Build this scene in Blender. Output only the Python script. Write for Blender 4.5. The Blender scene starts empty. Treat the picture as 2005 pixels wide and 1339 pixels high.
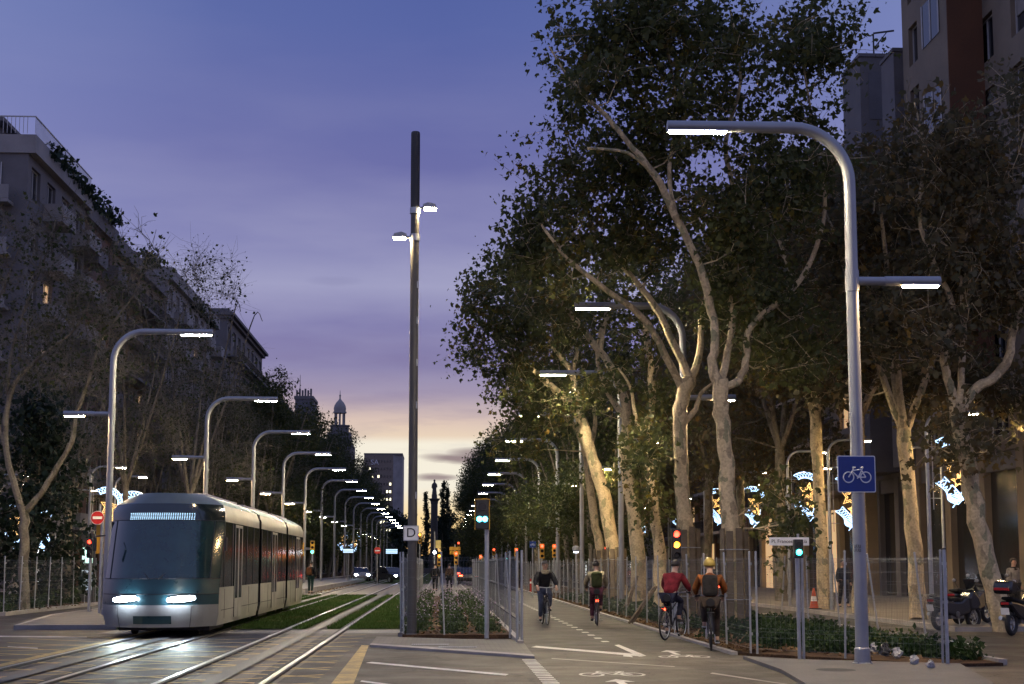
import bpy, bmesh, math, random
import numpy as np
from mathutils import Vector, Matrix
R = math.radians
rng = random.Random(7)
nrng = np.random.default_rng(7)
S = bpy.context.scene
C = S.collection

# ------------------------------------------------------------ camera
FPX, CX, CY = 2785.0, 1002.5, 669.5           # photo pixels (2005 x 1339)
PITCH, YAW = R(6.5), math.atan(0.0501)
SHIFT = 1107 - CY - FPX * math.tan(PITCH)
EYE = Vector((0, 0, 1.65))
cr = Vector((math.cos(YAW), -math.sin(YAW), 0))
cw = Vector((math.sin(YAW) * math.cos(PITCH), math.cos(YAW) * math.cos(PITCH), math.sin(PITCH)))
cu = cr.cross(cw)
cam = bpy.data.cameras.new('camera')
cam.sensor_width = 36.0
cam.lens = FPX / 2005 * 36
cam.shift_y = SHIFT / 2005
cam.clip_start, cam.clip_end = 0.2, 6000
cam_ob = bpy.data.objects.new('camera', cam)
C.objects.link(cam_ob)
cam_ob.matrix_world = Matrix(((cr.x, cu.x, -cw.x, EYE.x), (cr.y, cu.y, -cw.y, EYE.y), (cr.z, cu.z, -cw.z, EYE.z), (0, 0, 0, 1)))
S.camera = cam_ob

# ------------------------------------------------------------ render / exposure
S.view_settings.view_transform = 'Standard'
S.view_settings.look = 'None'
S.view_settings.exposure = 0.0
S.view_settings.gamma = 1.0
S.render.engine = 'CYCLES'
cy = S.cycles
cy.use_denoising = True
try:
    cy.denoiser = 'OPENIMAGEDENOISE'
    cy.denoising_prefilter = 'ACCURATE'
except Exception:
    pass
cy.max_bounces = 5
cy.diffuse_bounces = 2
cy.glossy_bounces = 3
cy.transmission_bounces = 4
cy.transparent_max_bounces = 6
cy.sample_clamp_indirect = 2.5
cy.use_light_tree = True
cy.caustics_reflective = False
cy.caustics_refractive = False

# ------------------------------------------------------------ dusk sky
def lin(r, g, b):
    f = lambda c: c / 12.92 if c <= 0.04045 else ((c + 0.055) / 1.055) ** 2.4
    return (f(r / 255), f(g / 255), f(b / 255), 1)
W = bpy.data.worlds.new('World')
S.world = W
W.use_nodes = True
wn, wl = W.node_tree.nodes, W.node_tree.links
bg = wn['Background']
def WN(t, **kw):
    n = wn.new(t)
    for k, v in kw.items():
        setattr(n, k, v)
    return n
def wmath(op, a, b=None, clamp=False):
    n = WN('ShaderNodeMath', operation=op, use_clamp=clamp)
    for i, v in enumerate((a, b)):
        if v is None: continue
        if isinstance(v, (int, float)): n.inputs[i].default_value = v
        else: wl.new(v, n.inputs[i])
    return n.outputs[0]
def wmix(fac, a, b, mode='MIX'):
    n = WN('ShaderNodeMix', data_type='RGBA', blend_type=mode)
    n.clamp_factor = True
    for sock, v in ((n.inputs[0], fac), (n.inputs[6], a), (n.inputs[7], b)):
        if isinstance(v, (int, float)): sock.default_value = v
        elif isinstance(v, tuple): sock.default_value = v
        else: wl.new(v, sock)
    return n.outputs[2]
def wramp(fac, stops):
    n = WN('ShaderNodeValToRGB')
    el = n.color_ramp.elements
    while len(el) < len(stops): el.new(0.5)
    for e, (p, c) in zip(el, stops):
        e.position = p; e.color = c
    wl.new(fac, n.inputs[0])
    return n.outputs[0]
tc = WN('ShaderNodeTexCoord')
sp = WN('ShaderNodeSeparateXYZ')
wl.new(tc.outputs['Generated'], sp.inputs[0])
dx, dy, dz = sp.outputs
el_ = wmath('MULTIPLY', dz, 2.5, True)          # sin(elevation) 0 .. 0.4 over the ramp
warm = wramp(el_, [(0.0, lin(250, 190, 105)), (0.08, lin(252, 222, 160)), (0.136, lin(243, 237, 220)), (0.2125, lin(246, 239, 220)), (0.226, lin(234, 212, 187)),
                   (0.252, lin(222, 198, 182)), (0.3, lin(160, 146, 170)), (0.344, lin(134, 128, 169)), (0.42, lin(124, 121, 170)), (0.484, lin(158, 158, 194)),
                   (0.56, lin(130, 131, 179)), (0.686, lin(107, 110, 167)), (0.907, lin(87, 101, 163)), (1.0, lin(81, 97, 160))])
cool = wramp(el_, [(0.0, lin(182, 165, 178)), (0.3, lin(156, 151, 192)), (0.6, lin(147, 153, 202)), (1.0, lin(132, 146, 198))])
az = wmath('ARCTAN2', dx, dy)
front = wramp(wmath('MULTIPLY', wmath('ABSOLUTE', az), 1.0, True), [(0.0, (1, 1, 1, 1)), (0.16, (.9, .9, .9, 1)), (0.55, (0, 0, 0, 1))])
skyc = wmix(front, cool, warm)
# thin cloud bands, in direction space
mp = WN('ShaderNodeCombineXYZ')
wl.new(wmath('MULTIPLY', az, 3.2), mp.inputs[0])
wl.new(wmath('MULTIPLY', dz, 15.0), mp.inputs[1])
nz = WN('ShaderNodeTexNoise'); nz.inputs['Scale'].default_value = 1.0; nz.inputs['Detail'].default_value = 5; nz.inputs['Roughness'].default_value = 0.52
wl.new(mp.outputs[0], nz.inputs['Vector'])
band = wramp(dz, [(0.08, (0, 0, 0, 1)), (0.13, (.5, .5, .5, 1)), (0.2, (1, 1, 1, 1)), (0.25, (.35, .35, .35, 1)), (0.33, (.1, .1, .1, 1))])
cl = wmath('MULTIPLY', wramp(nz.outputs[0], [(0.42, (0, 0, 0, 1)), (0.72, (1, 1, 1, 1))]), band)
skyc = wmix(wmath('MULTIPLY', cl, 0.8), skyc, lin(172, 171, 202))
# darker lilac wisps a little above the glow
mp2 = WN('ShaderNodeCombineXYZ')
wl.new(wmath('MULTIPLY', az, 6.0), mp2.inputs[0])
wl.new(wmath('MULTIPLY', dz, 42.0), mp2.inputs[1])
mp2.inputs[2].default_value = 3.7
nz2 = WN('ShaderNodeTexNoise'); nz2.inputs['Scale'].default_value = 1.0; nz2.inputs['Detail'].default_value = 6; nz2.inputs['Roughness'].default_value = 0.6
wl.new(mp2.outputs[0], nz2.inputs['Vector'])
band2 = wramp(dz, [(0.045, (0, 0, 0, 1)), (0.07, (.6, .6, .6, 1)), (0.1, (1, 1, 1, 1)), (0.15, (.7, .7, .7, 1)), (0.19, (0, 0, 0, 1))])
cl2 = wmath('MULTIPLY', wramp(nz2.outputs[0], [(0.5, (0, 0, 0, 1)), (0.68, (1, 1, 1, 1))]), band2)
skyc = wmix(wmath('MULTIPLY', cl2, 0.33), skyc, lin(120, 108, 152))
# three small lens-shaped clouds low over the monument
def lens_cloud(a0, e0, wa, we, amt, col, prev):
    a = wmath('DIVIDE', wmath('SUBTRACT', az, a0), wa)
    wob = wmath('MULTIPLY', wmath('SUBTRACT', nz2.outputs[0], 0.5), we * 3.4)
    e = wmath('DIVIDE', wmath('ADD', wmath('SUBTRACT', dz, e0), wob), we)
    d = wmath('ADD', wmath('MULTIPLY', a, a), wmath('MULTIPLY', e, e))
    m = wramp(d, [(0.1, (1, 1, 1, 1)), (1.0, (0, 0, 0, 1))])
    return wmix(wmath('MULTIPLY', m, amt), prev, col)
def azel(px, py):
    d = (cw + cr * ((px - CX) / FPX) + cu * ((CY + SHIFT - py) / FPX)).normalized()
    return math.atan2(d.x, d.y), d.z
for (px, py, wp, hp, amt) in ((900, 895, 88, 14, .85), (930, 882, 60, 10, .7), (855, 938, 52, 9, .8), (655, 552, 60, 12, .16), (965, 908, 46, 9, .6)):
    a0, e0 = azel(px, py)
    skyc = lens_cloud(a0, e0, wp / FPX, hp / FPX, amt, lin(128, 108, 118) if py > 700 else lin(104, 104, 150), skyc)
# the physical dusk sky adds a little of its own colour
nish = WN('ShaderNodeTexSky', sky_type='NISHITA')
nish.sun_disc = False
nish.sun_elevation = R(0.6)
nish.sun_rotation = 0.0
skyc = wmix(1.0, skyc, wmix(1.0, nish.outputs[0], (0.0012, 0.0012, 0.0012, 1), 'MULTIPLY'), 'ADD')
wl.new(skyc, bg.inputs['Color'])
bg.inputs['Strength'].default_value = 1.0

# last warm light of the sun, just under the glow at the end of the avenue
sun = bpy.data.lights.new('sun', 'SUN')
sun.energy = 0.04
sun.angle = R(12)
sun.color = (1.0, .72, .45)
sun_ob = bpy.data.objects.new('sun', sun)
C.objects.link(sun_ob)
sun_ob.rotation_euler = Vector((0, -1, -0.03)).to_track_quat('-Z', 'Y').to_euler()

# ------------------------------------------------------------ helpers
def ray(px, py):
    return cw + cr * ((px - CX) / FPX) + cu * ((CY + SHIFT - py) / FPX)
def G(px, py, z=0.0):                     # point of the ground (height z) seen at a photo pixel
    d = ray(px, py); t = (z - EYE.z) / d.z
    return EYE + d * t
def AT(px, py, Y):                        # point at distance Y down the avenue seen at a photo pixel
    d = ray(px, py); return EYE + d * (Y / d.y)

def node_mat(name):
    m = bpy.data.materials.new(name); m.use_nodes = True
    return m, m.node_tree.nodes, m.node_tree.links, m.node_tree.nodes['Principled BSDF']
def mat(name, col, rough=.6, metal=0.0, var=.25, scale=3.0, bump=0.0, bscale=40.0, spec=.5, col2=None, fine=0.0, fscale=120.0):
    """principled surface whose colour wanders with two noises (wear and dirt) and an optional bump"""
    m, n, l, b = node_mat(name)
    tc = n.new('ShaderNodeTexCoord')
    a = n.new('ShaderNodeTexNoise'); a.inputs['Scale'].default_value = scale; a.inputs['Detail'].default_value = 6; a.inputs['Roughness'].default_value = .6
    l.new(tc.outputs['Object'], a.inputs['Vector'])
    r = n.new('ShaderNodeValToRGB')
    c2 = col2 or tuple(c * (1 - var) for c in col)
    c1 = tuple(min(1, c * (1 + var * .6)) for c in col)
    r.color_ramp.elements[0].position = .32; r.color_ramp.elements[1].position = .68
    r.color_ramp.elements[0].color = (*c2, 1); r.color_ramp.elements[1].color = (*c1, 1)
    l.new(a.outputs[0], r.inputs[0])
    out = r.outputs[0]
    if fine:
        f = n.new('ShaderNodeTexNoise'); f.inputs['Scale'].default_value = fscale; f.inputs['Detail'].default_value = 3
        l.new(tc.outputs['Object'], f.inputs['Vector'])
        fr = n.new('ShaderNodeMapRange'); fr.inputs[1].default_value = .3; fr.inputs[2].default_value = .7; fr.inputs[3].default_value = 1 - fine; fr.inputs[4].default_value = 1 + fine
        l.new(f.outputs[0], fr.inputs[0])
        mx = n.new('ShaderNodeVectorMath'); mx.operation = 'SCALE'
        l.new(out, mx.inputs[0]); l.new(fr.outputs[0], mx.inputs['Scale'])
        out = mx.outputs[0]
    l.new(out, b.inputs['Base Color'])
    b.inputs['Metallic'].default_value = metal
    b.inputs['Specular IOR Level'].default_value = spec
    rr = n.new('ShaderNodeMapRange'); rr.inputs[3].default_value = max(.05, rough - .1); rr.inputs[4].default_value = min(1, rough + .1)
    l.new(a.outputs[0], rr.inputs[0]); l.new(rr.outputs[0], b.inputs['Roughness'])
    if bump:
        k = n.new('ShaderNodeTexNoise'); k.inputs['Scale'].default_value = bscale; k.inputs['Detail'].default_value = 4
        l.new(tc.outputs['Object'], k.inputs['Vector'])
        bp = n.new('ShaderNodeBump'); bp.inputs['Strength'].default_value = bump; bp.inputs['Distance'].default_value = .02
        l.new(k.outputs[0], bp.inputs['Height']); l.new(bp.outputs[0], b.inputs['Normal'])
    return m
def glow(name, col, strength):
    m, n, l, b = node_mat(name)
    b.inputs['Base Color'].default_value = (.6, .6, .6, 1)
    b.inputs['Emission Color'].default_value = (*col, 1)
    b.inputs['Emission Strength'].default_value = strength
    return m
def paving(name, col, sx, sy, rough=.7, joint=.55):
    m, n, l, b = node_mat(name)
    tc = n.new('ShaderNodeTexCoord')
    br = n.new('ShaderNodeTexBrick')
    br.inputs['Scale'].default_value = 1.0
    br.inputs['Brick Width'].default_value = sx; br.inputs['Row Height'].default_value = sy
    br.inputs['Mortar Size'].default_value = .008; br.inputs['Bias'].default_value = 0
    br.inputs['Color1'].default_value = (*col, 1)
    br.inputs['Color2'].default_value = (*[c * .86 for c in col], 1)
    br.inputs['Mortar'].default_value = (*[c * joint for c in col], 1)
    l.new(tc.outputs['Object'], br.inputs['Vector'])
    a = n.new('ShaderNodeTexNoise'); a.inputs['Scale'].default_value = .9; a.inputs['Detail'].default_value = 7
    l.new(tc.outputs['Object'], a.inputs['Vector'])
    fr = n.new('ShaderNodeMapRange'); fr.inputs[1].default_value = .3; fr.inputs[2].default_value = .7; fr.inputs[3].default_value = .72; fr.inputs[4].default_value = 1.15
    l.new(a.outputs[0], fr.inputs[0])
    mx = n.new('ShaderNodeVectorMath'); mx.operation = 'SCALE'
    l.new(br.outputs[0], mx.inputs[0]); l.new(fr.outputs[0], mx.inputs['Scale'])
    l.new(mx.outputs[0], b.inputs['Base Color'])
    b.inputs['Roughness'].default_value = rough
    return m

def asphalt_mat(name, col, rough=.62, crack=.55, wear=(1, 1)):
    """worn asphalt: broad stains, streaks of wear, stone grain and a net of fine cracks"""
    m, n, l, b = node_mat(name)
    tc = n.new('ShaderNodeTexCoord')
    def noise(scale, detail, stretch=(1, 1, 1), rgh=.6):
        mp_ = n.new('ShaderNodeMapping'); mp_.inputs['Scale'].default_value = stretch; l.new(tc.outputs['Object'], mp_.inputs['Vector'])
        q = n.new('ShaderNodeTexNoise'); q.inputs['Scale'].default_value = scale; q.inputs['Detail'].default_value = detail; q.inputs['Roughness'].default_value = rgh
        l.new(mp_.outputs[0], q.inputs['Vector']); return q
    def rng_(src, a, b_, lo=.3, hi=.7):
        q = n.new('ShaderNodeMapRange'); q.inputs[1].default_value = lo; q.inputs[2].default_value = hi; q.inputs[3].default_value = a; q.inputs[4].default_value = b_
        l.new(src, q.inputs[0]); return q.outputs[0]
    def mul(a, b_):
        q = n.new('ShaderNodeMath'); q.operation = 'MULTIPLY'; l.new(a, q.inputs[0]); l.new(b_, q.inputs[1]); return q.outputs[0]
    f = rng_(noise(.35, 7).outputs[0], .58, 1.32)
    f = mul(f, rng_(noise(.9, 5, (wear[0], wear[1], 1)).outputs[0], .72, 1.24))
    f = mul(f, rng_(noise(24, 3).outputs[0], .66, 1.34))
    f = mul(f, rng_(noise(3.2, 4, rgh=.7).outputs[0], 1.05, .72, .62, .74))
    w_ = noise(1.4, 5); add = n.new('ShaderNodeVectorMath'); add.operation = 'MULTIPLY_ADD'
    l.new(w_.outputs['Color'], add.inputs[0]); add.inputs[1].default_value = (.9, .9, .9); l.new(tc.outputs['Object'], add.inputs[2])
    v = n.new('ShaderNodeTexVoronoi'); v.feature = 'DISTANCE_TO_EDGE'; v.inputs['Scale'].default_value = .42; l.new(add.outputs[0], v.inputs['Vector'])
    f = mul(f, rng_(v.outputs['Distance'], crack, 1.0, .004, .014))
    cc = n.new('ShaderNodeVectorMath'); cc.operation = 'SCALE'; cc.inputs[0].default_value = col; l.new(f, cc.inputs['Scale'])
    l.new(cc.outputs[0], b.inputs['Base Color'])
    l.new(rng_(noise(1.1, 5).outputs[0], rough - .12, rough + .14), b.inputs['Roughness'])
    b.inputs['Specular IOR Level'].default_value = .35
    bp = n.new('ShaderNodeBump'); bp.inputs['Strength'].default_value = .35; bp.inputs['Distance'].default_value = .02
    l.new(noise(60, 3).outputs[0], bp.inputs['Height']); l.new(bp.outputs[0], b.inputs['Normal'])
    return m

class MB:
    """collects shapes, then links them as ONE mesh object"""
    def __init__(s): s.v = []; s.f = []
    def add(s, vs, fs):
        o = len(s.v); s.v += [tuple(v) for v in vs]; s.f += [tuple(i + o for i in f) for f in fs]; return s
    def box(s, c, d, rot=0.0, tilt=None):
        M = Matrix.Rotation(rot, 3, 'Z')
        if tilt is not None: M = M @ tilt
        c = Vector(c); h = Vector(d) / 2
        vs = [c + M @ Vector((x * h.x, y * h.y, z * h.z)) for z in (-1, 1) for y in (-1, 1) for x in (-1, 1)]
        return s.add(vs, [(0, 2, 3, 1), (4, 5, 7, 6), (0, 1, 5, 4), (2, 6, 7, 3), (0, 4, 6, 2), (1, 3, 7, 5)])
    def bbox(s, x0, x1, y0, y1, z0, z1): return s.box(((x0 + x1) / 2, (y0 + y1) / 2, (z0 + z1) / 2), (x1 - x0, y1 - y0, z1 - z0))
    def tube(s, pts, rad, n=8, caps=True):
        pts = [Vector(p) for p in pts]
        if not hasattr(rad, '__len__'): rad = [rad] * len(pts)
        rings = []; prev = None
        for i, p in enumerate(pts):
            t = (pts[min(i + 1, len(pts) - 1)] - pts[max(i - 1, 0)])
            t = t.normalized() if t.length > 1e-9 else Vector((0, 0, 1))
            if prev is None:
                a = Vector((1, 0, 0)) if abs(t.x) < .9 else Vector((0, 1, 0))
                u = t.cross(a).normalized()
            else:
                u = (prev - t * prev.dot(t)); u = u.normalized() if u.length > 1e-6 else t.orthogonal().normalized()
            prev = u; w = t.cross(u)
            rings.append([p + (u * math.cos(2 * math.pi * k / n) + w * math.sin(2 * math.pi * k / n)) * rad[i] for k in range(n)])
        vs = [v for r in rings for v in r]; fs = []
        for i in range(len(pts) - 1):
            for k in range(n):
                fs.append((i * n + k, i * n + (k + 1) % n, (i + 1) * n + (k + 1) % n, (i + 1) * n + k))
        if caps: fs += [tuple(range(n - 1, -1, -1)), tuple(range((len(pts) - 1) * n, len(pts) * n))]
        return s.add(vs, fs)
    def bar(s, a, b, r, n=6): return s.tube([a, b], r, n)
    def beam(s, a, b, w, h):
        a, b = Vector(a), Vector(b); t = (b - a); L = t.length; q = t.to_track_quat('Y', 'Z').to_matrix()
        return s.box((a + b) / 2, (w, L, h), 0, q)
    def lathe(s, prof, n=16, c=(0, 0, 0), axis=None):
        vs = []; M = axis or Matrix.Identity(3); c = Vector(c)
        for r, z in prof:
            for k in range(n):
                a = 2 * math.pi * k / n; vs.append(c + M @ Vector((r * math.cos(a), r * math.sin(a), z)))
        fs = [(i * n + k, i * n + (k + 1) % n, (i + 1) * n + (k + 1) % n, (i + 1) * n + k) for i in range(len(prof) - 1) for k in range(n)]
        fs += [tuple(range(n - 1, -1, -1)), tuple(range((len(prof) - 1) * n, len(prof) * n))]
        return s.add(vs, fs)
    def prism(s, poly, z0, z1):
        n = len(poly)
        ar = sum(poly[i][0] * poly[(i + 1) % n][1] - poly[(i + 1) % n][0] * poly[i][1] for i in range(n))
        if ar < 0: poly = poly[::-1]
        vs = [(p[0], p[1], z0) for p in poly] + [(p[0], p[1], z1) for p in poly]
        return s.add(vs, [tuple(range(n - 1, -1, -1)), tuple(range(n, 2 * n))] + [(i, (i + 1) % n, n + (i + 1) % n, n + i) for i in range(n)])
    def extrude(s, poly, M, w):       # poly in the local (y, z) plane, extruded along x by w, placed by matrix M
        n = len(poly)
        vs = [M @ Vector((-w / 2, p[0], p[1])) for p in poly] + [M @ Vector((w / 2, p[0], p[1])) for p in poly]
        return s.add(vs, [tuple(range(n)), tuple(range(2 * n - 1, n - 1, -1))] + [(i, n + i, n + (i + 1) % n, (i + 1) % n) for i in range(n)])
    def ball(s, c, r, n=12, sc=(1, 1, 1)):
        prof = [(max(.001, math.sin(math.pi * i / (n // 2 + 1))), -math.cos(math.pi * i / (n // 2 + 1))) for i in range(n // 2 + 2)]
        vs = []; c = Vector(c)
        for a, z in prof:
            for k in range(n):
                t = 2 * math.pi * k / n; vs.append(c + Vector((r * sc[0] * a * math.cos(t), r * sc[1] * a * math.sin(t), r * sc[2] * z)))
        fs = [(i * n + k, i * n + (k + 1) % n, (i + 1) * n + (k + 1) % n, (i + 1) * n + k) for i in range(len(prof) - 1) for k in range(n)]
        fs += [tuple(range(n - 1, -1, -1)), tuple(range((len(prof) - 1) * n, len(prof) * n))]
        return s.add(vs, fs)
    def torus(s, c, R_, r, M=None, n=28, k=8):
        M = M or Matrix.Identity(3); c = Vector(c); vs = []
        for i in range(n):
            a = 2 * math.pi * i / n
            for j in range(k):
                b = 2 * math.pi * j / k
                vs.append(c + M @ Vector(((R_ + r * math.cos(b)) * math.cos(a), (R_ + r * math.cos(b)) * math.sin(a), r * math.sin(b))))
        return s.add(vs, [(i * k + j, ((i + 1) % n) * k + j, ((i + 1) % n) * k + (j + 1) % k, i * k + (j + 1) % k) for i in range(n) for j in range(k)])
    def mesh(s, name, m=None, smooth=False):
        me = bpy.data.meshes.new(name); me.from_pydata(s.v, [], s.f); me.update()
        if m: me.materials.append(m)
        if smooth:
            me.polygons.foreach_set('use_smooth', [True] * len(me.polygons))
            try: me.set_sharp_from_angle(angle=R(40))
            except Exception: pass
        return me
    def build(s, name, m, parent=None, smooth=False, loc=None, bevel=0.0):
        o = bpy.data.objects.new(name, s.mesh(name, m, smooth)); C.objects.link(o)
        if parent: o.parent = parent
        if loc is not None: o.location = loc
        if bevel:
            bm = o.modifiers.new('bevel', 'BEVEL'); bm.width = bevel; bm.segments = 2; bm.limit_method = 'ANGLE'
        return o
def bld(name, me, parent=None, loc=None, rot=None):
    o = bpy.data.objects.new(name, me); C.objects.link(o)
    if parent: o.parent = parent
    if loc is not None: o.location = loc
    if rot is not None: o.rotation_euler = rot
    return o
def tag(o, label=None, cat=None, group=None, kind=None):
    if label: o['label'] = label
    if cat: o['category'] = cat
    if group: o['group'] = group
    if kind: o['kind'] = kind
    return o
def thing(name, label, cat, loc=(0, 0, 0), rz=0.0, group=None, sc=1.0):
    o = bpy.data.objects.new(name, None); C.objects.link(o); o.empty_display_size = .2
    o.location = loc; o.rotation_euler = (0, 0, rz); o.scale = (sc, sc, sc)
    return tag(o, label, cat, group)
def copy_tree(o, loc=None, rz=None, label=None, sc=None, parent=None):
    c = o.copy(); C.objects.link(c)
    if parent: c.parent = parent
    if loc is not None: c.location = loc
    if rz is not None: c.rotation_euler = (0, 0, rz)
    if sc is not None: c.scale = sc if hasattr(sc, '__len__') else (sc, sc, sc)
    if label: c['label'] = label
    for ch in list(o.children): copy_tree(ch, parent=c)
    return c
def text_mesh(txt, size, m, depth=.004):
    cu_ = bpy.data.curves.new('lettering', 'FONT'); cu_.body = txt; cu_.size = size; cu_.extrude = depth; cu_.align_x = 'CENTER'; cu_.align_y = 'CENTER'
    t = bpy.data.objects.new('lettering', cu_); C.objects.link(t)
    me = bpy.data.meshes.new_from_object(t.evaluated_get(bpy.context.evaluated_depsgraph_get()))
    bpy.data.objects.remove(t); bpy.data.curves.remove(cu_)
    me.materials.clear(); me.materials.append(m)
    return me
FACE = (R(90), 0, 0)          # lettering that faces down the avenue towards the road crossing

# ------------------------------------------------------------ materials
M = dict(
    asphalt=asphalt_mat('asphalt', (.078, .064, .050), .62, wear=(.25, 2.2)), left_asphalt=asphalt_mat('left_asphalt', (.030, .028, .029), .58, wear=(2.2, .25)), patch=asphalt_mat('new_asphalt', (.028, .026, .026), .6),
    cycle_asphalt=asphalt_mat('cycle_asphalt', (.034, .029, .024), .66, .75, (2.0, .3)),
    concrete=mat('track_concrete', (.115, .098, .086), .6, var=.3, scale=.8, fine=.2, fscale=50, bump=.1, spec=.4),
    paving=paving('granite_paving', (.26, .25, .24), .6, .4),
    panot=paving('pavement_tiles', (.16, .145, .13), .2, .2),
    kerb=mat('kerb_stone', (.33, .31, .29), .7, var=.25, scale=1.5, fine=.12),
    soil=mat('bare_soil', (.075, .045, .026), .95, var=.5, scale=2.5, fine=.4, fscale=25, bump=.6, bscale=18, spec=.1),
    turf=mat('turf', (.035, .065, .012), .95, var=.45, scale=1.2, fine=.4, fscale=40, bump=.5, bscale=60, spec=.1),
    white_paint=mat('road_white', (.62, .61, .58), .6, var=.35, scale=2.5, fine=.25, fscale=35),
    yellow_paint=mat('road_yellow', (.42, .29, .09), .6, var=.5, scale=2.5, fine=.3, fscale=30),
    rail=mat('rail_steel', (.34, .34, .36), .36, metal=1, var=.3, scale=6),
    rail_slot=mat('rail_slot', (.018, .018, .02), .7, var=.3),
    grey_steel=mat('grey_painted_steel', (.30, .31, .34), .38, metal=.35, var=.12, scale=2, spec=.5),
    galv=mat('galvanised_steel', (.42, .44, .46), .42, metal=.75, var=.2, scale=5),
    wire=mat('fence_wire', (.16, .17, .18), .5, metal=.6, var=.2, scale=5),
    dark_pole=mat('dark_pole_paint', (.12, .12, .125), .4, metal=.3, var=.15),
    black=mat('black_plastic', (.018, .018, .02), .5, var=.3),
    rubber=mat('tyre_rubber', (.02, .02, .021), .8, var=.3),
    yellow_case=mat('yellow_signal_case', (.62, .33, .02), .45, var=.15),
    white_enamel=mat('white_enamel', (.78, .78, .78), .4, var=.08),
    blue_enamel=mat('blue_enamel', (.005, .035, .22), .35, var=.08),
    red_enamel=mat('red_enamel', (.5, .02, .015), .4, var=.1),
    ink=mat('sign_ink', (.02, .02, .022), .5, var=.1),
    wood=mat('raw_timber', (.15, .115, .075), .8, var=.35, scale=5, fine=.2, fscale=60),
    lamp_white=glow('lamp_white', (1.0, .83, .53), 1800),
    lamp_far=glow('lamp_far', (1.0, .86, .6), 160),
    lamp_warm=glow('lamp_warm', (1.0, .66, .30), 800),
    flood=glow('flood_warm', (1.0, .76, .40), 560),
    head=glow('headlight_white', (.72, .84, 1.0), 110),
    red_on=glow('signal_red', (1.0, .04, .015), 9), amber_on=glow('signal_amber', (1.0, .36, .02), 8),
    green_on=glow('signal_green', (.04, .9, .75), 12), tram_on=glow('signal_tram', (.06, .8, 1.0), 14),
    lens_off=mat('signal_lens_dark', (.02, .02, .02), .2, var=.1),
    tail=glow('tail_red', (1.0, .04, .012), 18),
    fest_white=glow('festive_white', (.40, .64, 1.0), 3.0), fest_gold=glow('festive_gold', (1.0, .55, .15), 2.8),
)

# ============================================================ GROUND (setting)
def sheet(name, polys, z, m, kind='structure', th=None):
    mb = MB()
    for p in polys:
        if th: mb.prism(p, z - th, z)
        else:
            ar = sum(p[i][0] * p[(i + 1) % len(p)][1] - p[(i + 1) % len(p)][0] * p[i][1] for i in range(len(p)))
            if ar < 0: p = p[::-1]
            mb.add([(q[0], q[1], z) for q in p], [tuple(range(len(p)))])
    return tag(mb.build(name, m), kind=kind)
def rect(x0, x1, y0, y1): return [(x0, y0), (x1, y0), (x1, y1), (x0, y1)]
def px(*pts): return [tuple(G(*p)[:2]) for p in pts]

sheet('ground', [rect(-900, 900, -60, 3000)], 0.0, M['asphalt'])
TR = (-3.18, -6.2); GA = .735
sheet('tram_track_bed', [rect(x - .16, x + .16, 3, 35.2) for t in TR for x in (t - GA, t + GA)] + [rect(t - .42, t + .42, 3, 35.2) for t in TR] + [rect(-8.3, -.95, 79, 128)], .0085, M['concrete'])
sheet('track_edge_pavers', [rect(-8.3, -.95, 35.2, 37.2)], .008, M['paving'])
sheet('track_inlay', [rect(t - .13, t + .13, 3, 260) for t in TR], .036, mat('ground_power_strip', (.075, .074, .076), .55, metal=0, var=.4, scale=1.2, bump=.15, bscale=8))
for t in TR:
    for s in (-1, 1):
        x = t + s * GA
        mb = MB(); mb.bbox(x - .037, x + .037, 3, 300, -.02, .040)
        tag(mb.build('tram_rail', M['rail']), kind='structure')
        mb = MB(); mb.bbox(x - s * .075 - .032, x - s * .075 + .032, 3, 300, -.02, .0385); mb.bbox(x + s * .06 - .02, x + s * .06 + .02, 3, 300, -.02, .0385)
        tag(mb.build('rail_groove', M['rail_slot']), kind='structure')
strips = []
xs = [-8.3]
for t in (TR[1], TR[0]):
    xs += [t - GA - .1, t - GA + .12, t - .26, t + .26, t + GA - .12, t + GA + .1]
xs += [-.95]
strips = [(xs[i], xs[i + 1]) for i in range(0, len(xs), 2)]
sheet('turf', [rect(a, b, 37.2, 79) for a, b in strips] + [rect(a, b, 128, 300) for a, b in strips], .03, M['turf'])
# grass blades: nobody could count them
def blades(name, areas, dens, h, w, m, lean=.5):
    P = []
    for x0, x1, y0, y1, d in areas:
        n = int((x1 - x0) * (y1 - y0) * dens * d)
        P.append(np.column_stack([nrng.uniform(x0, x1, n), nrng.uniform(y0, y1, n), np.full(n, .028)]))
    P = np.concatenate(P); n = len(P)
    a = nrng.uniform(0, math.tau, n); hh = h * nrng.uniform(.5, 1.4, n); ww = w * nrng.uniform(.6, 1.4, n)
    side = np.column_stack([np.cos(a), np.sin(a), np.zeros(n)])
    b = nrng.uniform(0, math.tau, n); tip = np.column_stack([np.cos(b), np.sin(b), np.zeros(n)]) * (hh * lean)[:, None]; tip[:, 2] = hh
    V = np.stack([P - side * ww[:, None] / 2, P + side * ww[:, None] / 2, P + tip], 1).reshape(-1, 3)
    return np_mesh(name, V, 3, m)
def np_mesh(name, V, k, m, smooth=False):
    n = len(V) // k
    me = bpy.data.meshes.new(name)
    me.vertices.add(len(V)); me.vertices.foreach_set('co', np.ascontiguousarray(V, dtype=np.float32).ravel())
    me.loops.add(len(V)); me.loops.foreach_set('vertex_index', np.arange(len(V), dtype=np.int32))
    me.polygons.add(n); me.polygons.foreach_set('loop_start', np.arange(0, len(V), k, dtype=np.int32))
    me.update(calc_edges=True)
    me.materials.append(m)
    return me
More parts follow.
